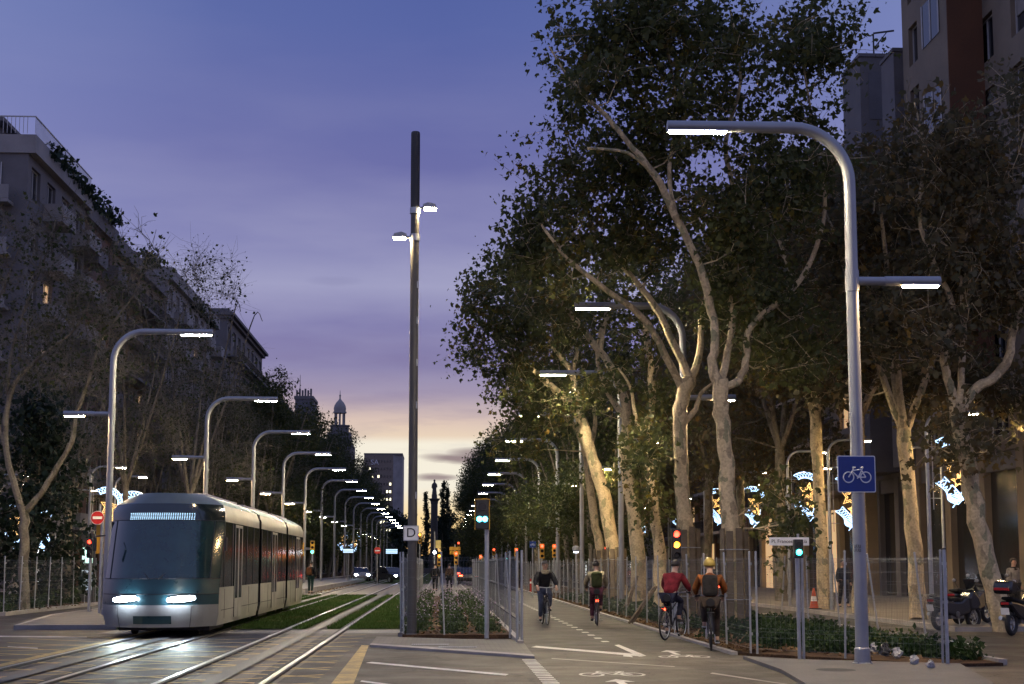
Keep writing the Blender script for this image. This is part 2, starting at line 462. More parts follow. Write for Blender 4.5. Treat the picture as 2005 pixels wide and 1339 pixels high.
def leafmat(name, stops, trans=.45, rough=.55):
    m, n, l, b = node_mat(name)
    g = n.new('ShaderNodeNewGeometry')
    r = n.new('ShaderNodeValToRGB'); el = r.color_ramp.elements
    while len(el) < len(stops): el.new(.5)
    for e, (p, c) in zip(el, stops): e.position = p; e.color = (*c, 1)
    tc = n.new('ShaderNodeTexCoord'); nz_ = n.new('ShaderNodeTexNoise'); nz_.inputs['Scale'].default_value = .55; nz_.inputs['Detail'].default_value = 3
    l.new(tc.outputs['Object'], nz_.inputs['Vector'])       # whole sprays share a tone, single leaves vary round it
    k_ = n.new('ShaderNodeMapRange'); k_.inputs[1].default_value = .35; k_.inputs[2].default_value = .68; k_.inputs[3].default_value = -.12; k_.inputs[4].default_value = .5
    l.new(nz_.outputs[0], k_.inputs[0])
    a_ = n.new('ShaderNodeMath'); a_.operation = 'MULTIPLY_ADD'; a_.use_clamp = True; l.new(g.outputs['Random Per Island'], a_.inputs[0]); a_.inputs[1].default_value = .62; l.new(k_.outputs[0], a_.inputs[2])
    l.new(a_.outputs[0], r.inputs[0])
    l.new(r.outputs[0], b.inputs['Base Color'])
    b.inputs['Roughness'].default_value = rough
    b.inputs['Specular IOR Level'].default_value = .3
    t = n.new('ShaderNodeBsdfTranslucent'); l.new(r.outputs[0], t.inputs[0])
    mx = n.new('ShaderNodeMixShader'); mx.inputs[0].default_value = trans
    l.new(b.outputs[0], mx.inputs[1]); l.new(t.outputs[0], mx.inputs[2])
    l.new(mx.outputs[0], n['Material Output'].inputs[0])
    return m
grass_m = leafmat('grass_blade', [(0, (.03, .075, .012)), (.5, (.05, .1, .018)), (.85, (.08, .12, .03)), (1, (.14, .12, .05))])
gr = bld('lawn_grass', blades('lawn_grass', [(a, b, 37.2, 50, 1.0) for a, b in strips] + [(a, b, 50, 79, .4) for a, b in strips], 420, .07, .022, grass_m))
tag(gr, 'short green grass growing between and beside the tram rails', 'grass', kind='stuff')

sheet('left_road', [rect(-60, -1.75, 3, 34.9), rect(-60, -8.4, 34.9, 47.8), rect(-14.2, -12.3, 47.8, 300)], .004, M['left_asphalt'])
sheet('right_road', [rect(9.5, 12.8, 24, 300)], .004, M['left_asphalt'])
sheet('asphalt_patch', [px((655, 1250.5), (733, 1251), (724, 1264), (640, 1262))], .0045, M['patch'])
# paved nose in front of the flower bed, with its kerb
nose = px((738, 1250), (1022, 1258), (1043, 1286), (905, 1276), (727, 1264))
sheet('paved_nose', [nose], .045, M['panot'], th=.12)
k = px((726, 1264), (905, 1276), (1044, 1286.5), (1047, 1290), (905, 1279.5), (724, 1267))
sheet('nose_kerb', [k], .049, M['kerb'], th=.12)
sheet('flower_bed_soil', [rect(-.85, 1.62, 32.6, 74)], .09, M['soil'], th=.1)
sheet('bed_kerb', [rect(1.62, 1.74, 29.8, 300), rect(-.97, -.85, 33.4, 300)], .1, M['kerb'], th=.12)
sheet('middle_path', [rect(-.85, 1.62, 74, 300)], .02, M['panot'])
# cycle lane and the strips right of it
sheet('cycle_lane', [rect(1.74, 5.4, 27.5, 300)], .005, M['cycle_asphalt'])
sheet('cycle_lane_kerb', [rect(5.4, 5.52, 26.5, 300)], .06, M['kerb'], th=.1)
sheet('planting_strip_soil', [[(5.52, 26.4), (8.2, 23.2), (9.3, 23.4), (9.3, 300), (5.52, 300)]], .05, M['soil'], th=.1)
sheet('strip_kerb', [rect(9.3, 9.45, 23.6, 300)], .1, M['kerb'], th=.12)
corner = px((1455, 1291), (1520, 1296), (1880, 1306), (1900, 1318), (1945, 1345), (1900, 1400), (1640, 1400), (1575, 1345), (1530, 1318))
sheet('corner_pavement', [corner], .06, mat('corner_concrete', (.12, .112, .108), .75, var=.25, scale=1.3, fine=.18, fscale=40, bump=.15), th=.1)
sheet('corner_manhole', [[(6.05 + .3 * math.cos(a / 9 * math.pi), 21.8 + .35 * math.sin(a / 9 * math.pi)) for a in range(18)]], .064, M['rail_slot'])
# right and left pavements
sheet('right_pavement', [rect(13.0, 22.5, 35.5, 300)], .12, M['panot'], th=.15)
sheet('right_pavement_kerb', [rect(12.85, 13.0, 35.35, 300), rect(13.0, 40, 35.35, 35.5)], .125, M['kerb'], th=.15)
sheet('left_island', [[(-10.9, 37.8), (-8.4, 37.8), (-8.4, 84), (-12.1, 84), (-12.1, 46)]], .12, M['panot'], th=.15)
sheet('left_island_kerb', [[(-10.95, 37.6), (-8.35, 37.6), (-8.35, 37.8), (-10.9, 37.8)], [(-12.25, 46), (-12.1, 46), (-12.1, 84), (-12.25, 84)], [(-10.95, 37.6), (-10.9, 37.8), (-12.1, 46), (-12.25, 46)]], .125, M['kerb'], th=.15)
sheet('tram_platform', [rect(-12.1, -8.1, 84, 150)], .3, M['paving'], th=.35)
sheet('platform_edge', [rect(-8.1, -7.85, 84, 150), rect(-12.1, -7.85, 83.7, 84)], .305, M['kerb'], th=.35)
sheet('left_planting_soil', [rect(-21, -14.4, 48, 300)], .1, M['soil'], th=.15)
sheet('left_planting_kerb', [rect(-14.4, -14.2, 47.8, 300), rect(-21, -14.4, 47.8, 48)], .13, M['kerb'], th=.15)
sheet('left_pavement', [rect(-26, -21, 48, 300)], .12, M['panot'], th=.15)
# fallen leaves and litter along the cycle lane's edge
lit_m = leafmat('fallen_leaf', [(0, (.09, .05, .02)), (.5, (.16, .09, .035)), (1, (.25, .18, .09))], .1, .8)
n = 5200
lx = np.concatenate([5.52 + np.abs(nrng.normal(0, .55, n)), nrng.uniform(5.6, 9.2, 1600), nrng.uniform(-.8, 1.6, 900), nrng.uniform(-21, -14, 900), -7.7 + np.abs(nrng.normal(0, .3, 500))])
ly = np.concatenate([26.4 + np.abs(nrng.uniform(0, 1, n) ** 1.6) * 60, nrng.uniform(24, 60, 1600), nrng.uniform(32.7, 50, 900), nrng.uniform(48.2, 70, 900), nrng.uniform(84, 130, 500)])
lz = np.concatenate([np.full(n, .075), np.full(1600, .075), np.full(900, .105), np.full(900, .115), np.full(500, .02)])
ok = ~((lx > 5.5) & (ly < 26.6) & (ly < 26.4 - (lx - 5.52) * 1.19 + .3)); lx, ly, lz = lx[ok], ly[ok], lz[ok]
P = np.column_stack([lx, ly, lz]); n = len(P)
a = nrng.uniform(0, math.tau, n); sz = nrng.uniform(.05, .13, n)
u = np.column_stack([np.cos(a), np.sin(a), nrng.uniform(-.5, .6, n)]) * sz[:, None]; v = np.column_stack([-np.sin(a), np.cos(a), nrng.uniform(-.5, .6, n)]) * sz[:, None]
tag(bld('fallen_leaves', np_mesh('fallen_leaves', np.stack([P - u * .5, P + v * .5, P + u * .5, P - v * .4], 1).reshape(-1, 3) + np.array([0, 0, .012]), 4, lit_m)),
    'dry brown leaves lying along the kerbs and planting strips', 'leaves', kind='stuff')

# ------------------------------------------------------------ painted markings
mk = []
def mark(name, polys, z=.011, m='white_paint'): return sheet(name, polys, z, M[m])
mark('stop_line', [px((1040, 1268), (1252, 1286), (1258, 1282.5), (1050, 1265.5))])
mark('lane_line', [px((1252, 1287), (1203, 1264), (1212, 1263), (1266, 1285))])
mark('lane_line', [px((1220, 1286), (1240, 1288), (1236, 1284.5), (1221, 1283.5))])
mark('lane_dash', [[(3.5, y), (3.66, y), (3.66, y + .42), (3.5, y + .42)] for y in [30.9 + 1.42 * i for i in range(60)]])
mark('crossing_ladder', [[(1.44, y), (1.68, y), (1.68, y + .16), (1.44, y + .16)] for i, y in enumerate([18.5 + .33 * j for j in range(21)])])
mark('lane_line', [px((716, 1299), (990, 1324), (996, 1321), (728, 1297))])
mark('lane_line', [px((705, 1336), (770, 1345), (775, 1342), (708, 1333.5))])
mark('lane_line', [px((0, 1248), (170, 1249), (170, 1247), (0, 1245.5))])
mark('lane_line', [px((15, 1268), (74, 1271), (74, 1269.2), (15, 1266))])
mark('lane_line', [rect(11.1, 11.22, y, y + 2.2) for y in (24, 29, 38, 47, 56, 65)])
mark('worn_line', [px((1080, 1291), (1320, 1307), (1322, 1305.8), (1080, 1289.6))], .011, 'kerb')
mark('worn_line', [px((1390, 1320), (1560, 1345), (1570, 1345), (1395, 1318))], .011, 'kerb')
# cycle symbols painted on the lane: a bicycle and a direction arrow
def painted_bike(name, cx, cy_, w, st, flip=1):
    mb = MB()
    def seg(a, b, t=.045):
        a = Vector(a); b = Vector(b); d = (b - a).normalized(); nn = Vector((-d.y, d.x)) * t
        P4 = [a - nn, b - nn, b + nn, a + nn]
        mb.add([(cx + flip * p.x * w, cy_ + p.y * w * st, .012) for p in P4], [(0, 1, 2, 3)])
    for wx in (-.36, .36):
        for i in range(18):
            t0, t1 = i / 18 * math.tau, (i + 1.06) / 18 * math.tau
            seg((wx + .2 * math.cos(t0), .2 * math.sin(t0)), (wx + .2 * math.cos(t1), .2 * math.sin(t1)), .028)
    for a, b in (((-.36, 0), (-.18, .32)), ((-.18, .32), (.2, .28)), ((-.18, .25), (.02, 0)), ((.02, 0), (.2, .28)), ((.02, 0), (.36, 0)), ((.2, .28), (.36, 0)), ((.2, .28), (.22, .38)), ((.14, .39), (.3, .39)), ((-.18, .32), (-.2, .42)), ((-.2, .42), (-.1, .44))):
        seg(a, b, .026)
    return tag(mb.build(name, M['white_paint']), kind='structure')
g = G(1197, 1321); painted_bike('lane_symbol', g.x, g.y - .1, .86, 1.8)
g = G(1340, 1287); painted_bike('lane_symbol', g.x, g.y, .8, 1.6)
g = G(1318, 1279); mark('lane_arrow', [[(g.x - .05, g.y - .6), (g.x + .05, g.y - .6), (g.x + .05, g.y + .3), (g.x + .2, g.y + .25), (g.x, g.y + .8), (g.x - .2, g.y + .25), (g.x - .05, g.y + .3)]])
g = G(1215, 1337); mark('lane_arrow', [[(g.x - .06, g.y - .9), (g.x + .06, g.y - .9), (g.x + .06, g.y + .1), (g.x + .22, g.y + .05), (g.x, g.y + .55), (g.x - .22, g.y + .05), (g.x - .06, g.y + .1)]])
# yellow box junction: one thick edge band and a lattice of thin worn lines over the rails
mark('box_junction_edge', [px((648, 1341), (692, 1341), (722, 1265), (708, 1264.5))], .0135, 'yellow_paint')
def clip_line(a, b, w, x0, x1):
    pass
lat = []
for y0 in [10.5 + 1.55 * i for i in range(15)]:
    for dirn in (1, -1):
        A_ = Vector((-9.2, y0 + (0 if dirn > 0 else 5.2))); B_ = Vector((-1.75, y0 + (5.2 if dirn > 0 else 0)))
        d = (B_ - A_).normalized(); nn = Vector((-d.y, d.x)) * .055
        t0 = 0.0
        lat.append([tuple(A_ - nn), tuple(B_ - nn), tuple(B_ + nn), tuple(A_ + nn)])
for i, p in enumerate(lat):
    pass
lat = [p for p in lat if max(q[1] for q in p) < 34.4]
for i, p in enumerate(lat):
    mb = MB(); mb.add([(q[0], q[1], .0125 + .0002 * i) for q in p], [(0, 1, 2, 3)]); tag(mb.build('box_junction_line', M['yellow_paint']), kind='structure')
mark('box_junction_edge', [px((0, 1301), (300, 1234), (318, 1234), (0, 1307))], .0088, 'yellow_paint')
# drain grates set in the paved nose
for (x, y, w) in ((842, 1262, .72), (896, 1267, .72)):
    g = G(x, y, .05)
    t = thing('drain_grate', 'iron slotted drain grate in the paving, nearer the tall pole' if x < 860 else 'iron slotted drain grate in the paving, nearer the road edge', 'drain grate', (g.x, g.y, .05), R(-3), 'drain grates in the paved nose')
    mb = MB(); mb.bbox(-w / 2, w / 2, -.2, .2, -.005, .003); mb.build('backing', M['rail_slot'], t)
    mb = MB()
    for i in range(19): mb.bbox(-w / 2 + i * w / 18 - .009, -w / 2 + i * w / 18 + .009, -.19, .19, .0032, .0042)
    mb.bbox(-w / 2 - .02, w / 2 + .02, .19, .22, .0, .006); mb.bbox(-w / 2 - .02, w / 2 + .02, -.22, -.19, .0, .006)
    mb.build('bars', M['galv'], t)

# ============================================================ STREET LAMPS
def arc(p0, n=10, r=.95, z=8.05):
    return [(r - r * math.cos(i / n * math.pi / 2), 0, z + r * math.sin(i / n * math.pi / 2)) for i in range(n + 1)]
post_mb = MB(); post_mb.tube([(0, 0, 0), (0, 0, .25), (0, 0, .27), (0, 0, 4.5), (0, 0, 8.05)] + arc(0)[1:] + [(1.7, 0, 9.0), (3.1, 0, 9.0)], [.128, .126, .108, .105, .1] + [.1] * 10 + [.098, .09], 20)
post_me = post_mb.mesh('lamp_post', M['grey_steel'], True)
arm_mb = MB(); arm_mb.tube([(-.08, 0, 6.36), (-.55, 0, 6.36), (-.56, 0, 6.36), (-1.5, 0, 6.37)], [.075, .075, .085, .085], 16); arm_me = arm_mb.mesh('lower_arm', M['grey_steel'], True)
arm_col_me = MB().lathe([(.116, 6.18), (.116, 6.54)], 20).mesh('collar', M['grey_steel'], True)
col_mb = MB(); col_mb.lathe([(.17, 0), (.17, .02), (.13, .03)], 20)
for a_ in range(4): col_mb.lathe([(.014, .02), (.014, .06)], 6, (.145 * math.cos(a_ * math.pi / 2 + .8), .145 * math.sin(a_ * math.pi / 2 + .8), 0))
col_me = col_mb.mesh('base_plate', M['grey_steel'], True)
def diff(x0, x1, z, y=.06, n=3):
    mb = MB(); L = (x1 - x0) / n
    for i in range(n): mb.bbox(x0 + i * L + .012, x0 + (i + 1) * L - .012, -y, y, z - .016, z + .02)
    return mb
up_near = diff(2.1, 3.07, 8.90).mesh('diffuser', M['lamp_white'])
lo_near = diff(-1.47, -.86, 6.283, n=2).mesh('diffuser', M['lamp_warm'])
mb = MB(); mb.bbox(2.06, 3.09, -.078, .078, 8.906, 8.93); hous_me = mb.mesh('housing', M['galv'])
mb = MB(); mb.bbox(-1.49, -.84, -.075, .075, 6.29, 6.31); hous2_me = mb.mesh('housing', M['galv'])
mb = MB(); mb.bbox(-.045, .045, -.112, -.1, .55, .95); hatch_me = mb.mesh('hatch', M['galv'])
up_far, lo_far = up_near.copy(), lo_near.copy()
for me_ in (up_far, lo_far): me_.materials.clear(); me_.materials.append(M['lamp_far'])
def street_lamp(x, y, rz, label, group):
    near = y < 118
    t = thing('street_lamp', label, 'street lamp', (x, y, .05), rz, group)
    bld('post', post_me, t); bld('lower_arm', arm_me, t); bld('base_plate', col_me, t); bld('collar', arm_col_me, t)
    bld('hatch', hatch_me, t)
    bld('housing', hous_me, t); bld('housing', hous2_me, t)
    bld('diffuser', up_near if near else up_far, t); bld('diffuser', lo_near if near else lo_far, t)
    return t
gl, grr = 'grey curved street lamps left of the tram tracks', 'grey curved street lamps right of the cycle lane'
lys = [45.3, 63.6, 79.6, 94.7] + [94.7 + 15.4 * i for i in range(1, 13)]
rys = [23.25, 40.0, 54.3, 69.5, 83.9, 99.5] + [99.5 + 15.4 * i for i in range(1, 12)]
ORD = ['first', 'second', 'third', 'fourth', 'fifth', 'sixth', 'seventh', 'eighth']
for i, y in enumerate(lys):
    lab = f'curved grey lamp {["nearest the camera among those left of the tram", "standing just behind the tram front", "rising over the middle of the tram", "rising beyond the tail of the tram"][i]}' if i < 4 else (f'{ORD[i]} curved lamp away along the left row of street lamps' if i < 8 else 'far small curved lamp in the left row of street lamps')
    street_lamp(-10.4, y, 0, lab, gl)
for i, y in enumerate(rys):
    lab = ['tall grey lamp carrying the blue cycle sign, nearest of the right row', 'curved grey lamp between the forked trunks, behind the one with the cycle sign'][i] if i < 2 else (f'{ORD[i]} curved lamp away along the right row among the trees' if i < 8 else 'far small curved lamp in the right row of street lamps')
    street_lamp(6.9, y, math.pi, lab, grr)

# tall pole with two floodlights
Yp = G(806, 1249).y; P0 = G(806, 1249); ptop = AT(810, 263, Yp).z
pole = thing('lighting_mast', 'tall slim dark mast with two small floodlights, beside the tram lawn', 'lamp mast', (P0.x, P0.y, .08))
zz = AT(810, 412, Yp).z; z2 = AT(806, 470, Yp).z
mb = MB(); mb.tube([(0, 0, 0), (0, 0, .5), (0, 0, 5), (0, 0, zz - .1)], [.118, .112, .105, .1], 22); mb.build('mast', mat('mast_paint', (.085, .08, .075), .45, metal=.3, var=.15), pole, True)
mb = MB(); mb.tube([(0, 0, zz - .1), (0, 0, ptop - .1)], [.108, .108], 22)
for i in range(26): mb.torus((0, 0, zz + .25 + i * (ptop - zz - .55) / 26), .108, .004, n=22, k=5)
mb.lathe([(.108, ptop - .1), (.105, ptop - .04), (.09, ptop - .02)], 22); mb.build('top_sleeve', mat('mast_sleeve', (.035, .035, .04), .6, var=.2), pole, True)
mb = MB(); mb.lathe([(.125, 0), (.125, .02), (.12, .02)], 20); mb.lathe([(.122, zz - .16), (.122, zz - .02)], 20); mb.lathe([(.118, z2 - .1), (.118, z2 + .06)], 20); mb.build('clamp', M['galv'], pole, True)
for i in range(8):
    pass
mb = MB()
for z in (2.2, 3.1, 5.2, 6.2, 7.2, 8.05): mb.bbox(.06, .09, -.095, -.075, z, z + .16)
mb.build('slots', M['galv'], pole)
for s, z in ((1, zz), (-1, z2)):
    mb = MB(); mb.extrude([(-.17, -.06), (.16, -.06), (.12, .03), (-.05, .07), (-.17, .02)], Matrix.Translation((s * .36, -.02, z + .02)) @ Matrix.Rotation(-s * R(90), 4, 'Z'), .26)
    mb.bar((s * .08, 0, z - .02), (s * .2, 0, z - .01), .03)
    f = mb.build('floodlight', M['grey_steel'], pole)
    mb = MB(); mb.bbox(s * .36 - .13, s * .36 + .13, -.13, .09, z - .06, z - .042); mb.build('diffuser', M['flood'], f)
# the D board fixed to the mast
zD = AT(803, 1044, Yp).z
t = thing('letter_sign', 'small white square board with a black letter D on the tall mast', 'sign', (P0.x - .03, P0.y - .135, zD))
mb = MB(); mb.bbox(-.175, .175, -.012, .012, -.175, .175); mb.build('panel', M['white_enamel'], t, bevel=.006)
mb = MB()
for a, b in (((-.175, -.175), (.175, -.155)), ((-.175, .155), (.175, .175)), ((-.175, -.155), (-.155, .155)), ((.155, -.155), (.175, .155))): mb.bbox(a[0], b[0], -.016, -.0125, a[1], b[1])
mb.build('border', M['galv'], t)
bld('letter', text_mesh('D', .3, M['ink']), t, (0, -.016, 0), FACE)

# the cycle-route sign on the first right lamp
Yl = 23.25 - .13
c0 = AT(1677, 928, Yl - .02)
t = thing('cycle_sign', 'blue square sign with a white bicycle on the nearest grey lamp', 'sign', (c0.x, Yl - .02, c0.z))
h = 38 / 120
def rrect(w, h, r, n=6):
    o = []
    for cx_, cy_, a0 in ((w - r, h - r, 0), (-w + r, h - r, 90), (-w + r, -h + r, 180), (w - r, -h + r, 270)):
        for i in range(n + 1):
            a = R(a0 + 90 * i / n); o.append((cx_ + r * math.cos(a), cy_ + r * math.sin(a)))
    return o
def plate(poly, y0, y1): # polygon in x,z extruded in y
    mb = MB(); n = len(poly); vs = [(p[0], y0, p[1]) for p in poly] + [(p[0], y1, p[1]) for p in poly]
    return mb.add(vs, [tuple(range(n)), tuple(range(2 * n - 1, n - 1, -1))] + [(i, n + i, n + (i + 1) % n, (i + 1) % n) for i in range(n)])
plate(rrect(h, h * .955, .03), -.008, .012).build('rim', M['white_enamel'], t)
plate(rrect(h - .016, h * .955 - .016, .022), -.012, -.0085).build('panel', M['blue_enamel'], t)
mb = MB(); u = h * .78
XZ = Matrix(((1, 0, 0), (0, 0, -1), (0, 1, 0)))
def bk(a, b, w=.011): mb.bar((a[0] * u, -.016, a[1] * u), (b[0] * u, -.016, b[1] * u), w, 6)
for wx in (-.56, .6): mb.torus((wx * u, -.016, -.22 * u), .35 * u, .0105, XZ, 26, 6)
for a, b in (((-.56, -.22), (-.22, .32)), ((-.3, .22), (.3, .3)), ((-.27, .14), (.1, -.22)), ((.1, -.22), (.36, .3)), ((.1, -.22), (.6, -.22)), ((.6, -.22), (.32, .26)), ((-.22, .32), (-.26, .44)), ((-.26, .44), (-.06, .44)), ((.36, .3), (.4, .42)), ((.24, .4), (.46, .44)), ((.02, -.3), (.2, -.14))): bk(a, b)
mb.build('bicycle_symbol', M['white_enamel'], t)
mb = MB(); mb.bbox(-.1, .1, .012, .03, .1, .15); mb.bbox(-.1, .1, .012, .03, -.15, -.1); mb.build('bracket', M['galv'], t)
# little sticker on the lamp post below the sign
c1 = AT(1680, 1073, 23.1)
t = thing('sticker', 'small square dark stencil stuck on the nearest grey lamp post', 'sticker', (c1.x, 23.131, c1.z))
mb = MB()
for i, (a, b) in enumerate(((-.04, .03), (.0, .035), (.04, .03), (-.045, -.03), (.0, -.03), (.04, -.035))): 
    for q in ((-.014, 0), (.011, 0)): mb.bbox(a + q[0] - .003, a + q[0] + .003, -.006, .0, b - .025, b + .025)
    mb.bbox(a - .014, a + .011, -.006, .0, b - .025, b - .02)
mb.build('stencil', M['ink'], t)

# ============================================================ TRAFFIC SIGNALS AND SIGNS
def signal(loc, z, label, state, group=None, case='yellow_case', face=0.0, n=3, pr=.055, size=.21, post='galv', back=False, name='traffic_light', glow_r=1.0):
    t = thing(name, label, 'traffic light', (loc[0], loc[1], .05), face, group)
    mb = MB(); mb.tube([(0, 0, 0), (0, 0, z + size * 1.4 * n - .1)], [pr, pr], 12); mb.build('post', M[post], t, True)
    hb = MB(); H = size * 1.35
    y0 = -.12 if not back else .12
    hb.bbox(-size * .62, size * .62, y0 - .09, y0 + .09, z, z + H * n)
    h_ = hb.build('case', M[case], t, bevel=.02)
    for i in range(n):
        zc = z + H * (n - i - .5); yf = y0 - .092 if not back else y0 - .092
        if back: continue
        on = state.get(i)
        l = MB(); l.lathe([(size * .4, 0), (size * .4, .012), (size * .25, .02)], 16, (0, yf, zc), Matrix.Rotation(R(90), 3, 'X')); l.build('lens', M[on] if on else M['lens_off'], h_)
        v = MB(); n_ = 12; vs = []; 
        for k in range(n_ + 1):
            a = R(-20 + 220 * k / n_); 
            for r_, yy in ((size * .45, yf), (size * .45, yf - .13), (size * .43, yf - .13), (size * .43, yf)): vs.append((r_ * math.cos(a), yy, zc + r_ * math.sin(a)))
        fs = []
        for k in range(n_):
            for j in range(4): fs.append((k * 4 + j, k * 4 + (j + 1) % 4, k * 4 + 4 + (j + 1) % 4, k * 4 + 4 + j))
        v.add(vs, fs); v.build('visor', M['black'], h_)
    return t
# tram signal in front of the cycle lane
g = G(953, 1257); zc = AT(945, 1024, g.y).z
t = thing('tram_signal', 'slim tram signal with a dark two-lens head glowing cyan', 'traffic light', (g.x, g.y, .08))
mb = MB(); mb.tube([(0, 0, 0), (0, 0, zc + .35)], [.05, .05], 14); mb.build('post', M['galv'], t, True)
mb = MB(); mb.bbox(-.26, .04, -.2, -.04, zc - .22, zc + .43); h_ = mb.build('case', M['black'], t, bevel=.02)
mb = MB(); mb.bbox(-.27, -.262, -.205, -.03, zc - .23, zc + .44); mb.bbox(.042, .055, -.205, -.03, zc - .23, zc + .44); mb.bbox(-.27, .055, -.205, -.03, zc + .432, zc + .445); mb.build('frame', M['yellow_case'], t)
for k, dx_ in enumerate((-.17, -.05)):
    mb = MB(); mb.lathe([(.06, 0), (.06, .012), (.03, .02)], 14, (dx_, -.202, zc), Matrix.Rotation(R(90), 3, 'X')); mb.build('lens', M['tram_on'], h_)
mb = MB(); mb.lathe([(.09, 0), (.09, .012)], 14, (-.11, -.202, zc + .27), Matrix.Rotation(R(90), 3, 'X')); mb.build('lens', M['lens_off'], h_)
# small cyan-green cycle signal on a thin post, right
g = G(1570, 1297); z_ = AT(1566, 1087, g.y).z
t = thing('cycle_signal', 'thin twin post with a tiny round signal shining cyan green', 'traffic light', (g.x, g.y, .05))
mb = MB(); mb.tube([(-.035, 0, 0), (-.05, 0, z_ + .15)], [.032, .032], 10); mb.build('post', M['galv'], t, True)
mb = MB(); mb.tube([(.045, .03, 0), (.05, .03, z_ - .05)], [.024, .024], 10); mb.build('post', M['galv'], t, True)
mb = MB(); mb.bbox(-.12, .04, -.14, -.02, z_ - .1, z_ + .22); h_ = mb.build('case', M['black'], t, bevel=.015)
mb = MB(); mb.lathe([(.05, 0), (.05, .012), (.03, .02)], 14, (-.04, -.142, z_), Matrix.Rotation(R(90), 3, 'X')); mb.build('lens', M['green_on'], h_)
mb = MB(); mb.lathe([(.05, 0), (.05, .012)], 14, (-.04, -.142, z_ + .13), Matrix.Rotation(R(90), 3, 'X')); mb.build('lens', M['lens_off'], h_)
# red + amber signal by the forked trunk
Y = 34.6; c = AT(1322, 1068, Y)
signal((c.x, Y), c.z - .42, 'traffic light showing red and amber together beside the guarded plane trunk', {0: 'red_on', 1: 'amber_on'}, size=.19, case='black')
# left: no-entry sign above the yellow back of a signal
Y = 47.0; c = AT(193, 1014, Y)
t = thing('no_entry_sign', 'round red no-entry sign with white bar above a yellow signal box', 'sign', (c.x, Y - .13, c.z))
mb = MB(); mb.lathe([(.225, 0), (.225, .02)], 28, (0, 0, 0), Matrix.Rotation(R(90), 3, 'X')); mb.build('disc', M['red_enamel'], t)
mb = MB(); mb.bbox(-.15, .15, -.028, -.021, -.045, .045); mb.build('bar', M['white_enamel'], t)
mb = MB(); mb.torus((0, -.02, 0), .215, .008, XZ, 28, 6); mb.build('rim', M['white_enamel'], t)
c = AT(200, 1050, Y)
t = signal((c.x, Y), c.z - .62, 'yellow-backed signal box under the no-entry sign, seen from behind', {}, 'signals at the left kerb', back=True, size=.33, pr=.06)
mb = MB(); mb.tube([(-.09, 0, c.z + .4), (-.09, 0, c.z + 1.0)], [.035, .035], 8); mb.build('upper_post', M['galv'], t)
mb = MB()
for z in (.05, .32): 
    for q in (-.03, .06): mb.box((q, -.003 + .03, c.z - .3 + z), (.05, .004, .02), 0)
mb.build('latch', M['black'], t)
c = AT(178, 1078, 49); signal((c.x, 49), c.z - .3, 'small signal at the left kerb lit red, beside a green pharmacy sign', {0: 'red_on'}, 'signals at the left kerb', case='black', size=.16)

# far signals and lamps of the crossings down the avenue (px, py, distance, state, text)
FAR = [(893, 1085, 105, 'red_on', 0, 'far red signal nearest the monument column, right of the lawn'), (941, 1091, 120, 'red_on', 0, 'far red signal beside the tram signal post'),
       (967, 1077, 140, 'red_on', 0, 'small far red signal right of the tram signal post'), (1011, 1078, 110, 'red_on', 0, 'far red signal left of the cyclist and blue cycle board'),
       (1085, 1071, 85, 'red_on', 0, 'red signal right of the cyclist under the festive lights'), (1061, 1071, 78, 'red_on', 0, 'red signal just above the cyclist with a scarf'),
       (860, 1090, 95, 'amber_on', 0, 'far amber signal right of the tall mast'), (612, 1082, 88, 'green_on', 2, 'green signal at the platform end beside the tram tail'),
       (898, 1064, 170, 'red_on', 0, 'tiny far red signal below the cypresses'), (993, 1095, 150, 'green_on', 2, 'tiny far green signal right of the tram signal post'),
       (1182, 1078, 66, 'red_on', 0, 'red signal half hidden between the leaning trunks'), (822, 1048, 130, 'amber_on', 0, 'far amber light close to the right edge of the mast')]
for x, y, Y, st, i, lab in FAR:
    c = AT(x, y, Y); sz = .2 if Y < 100 else .24
    signal((c.x, Y), max(1.2, c.z - .27 * (2.5 - i) * sz / .2), lab, {i: st}, 'signals of the far crossings', size=sz)
c = AT(842, 1087, 98)

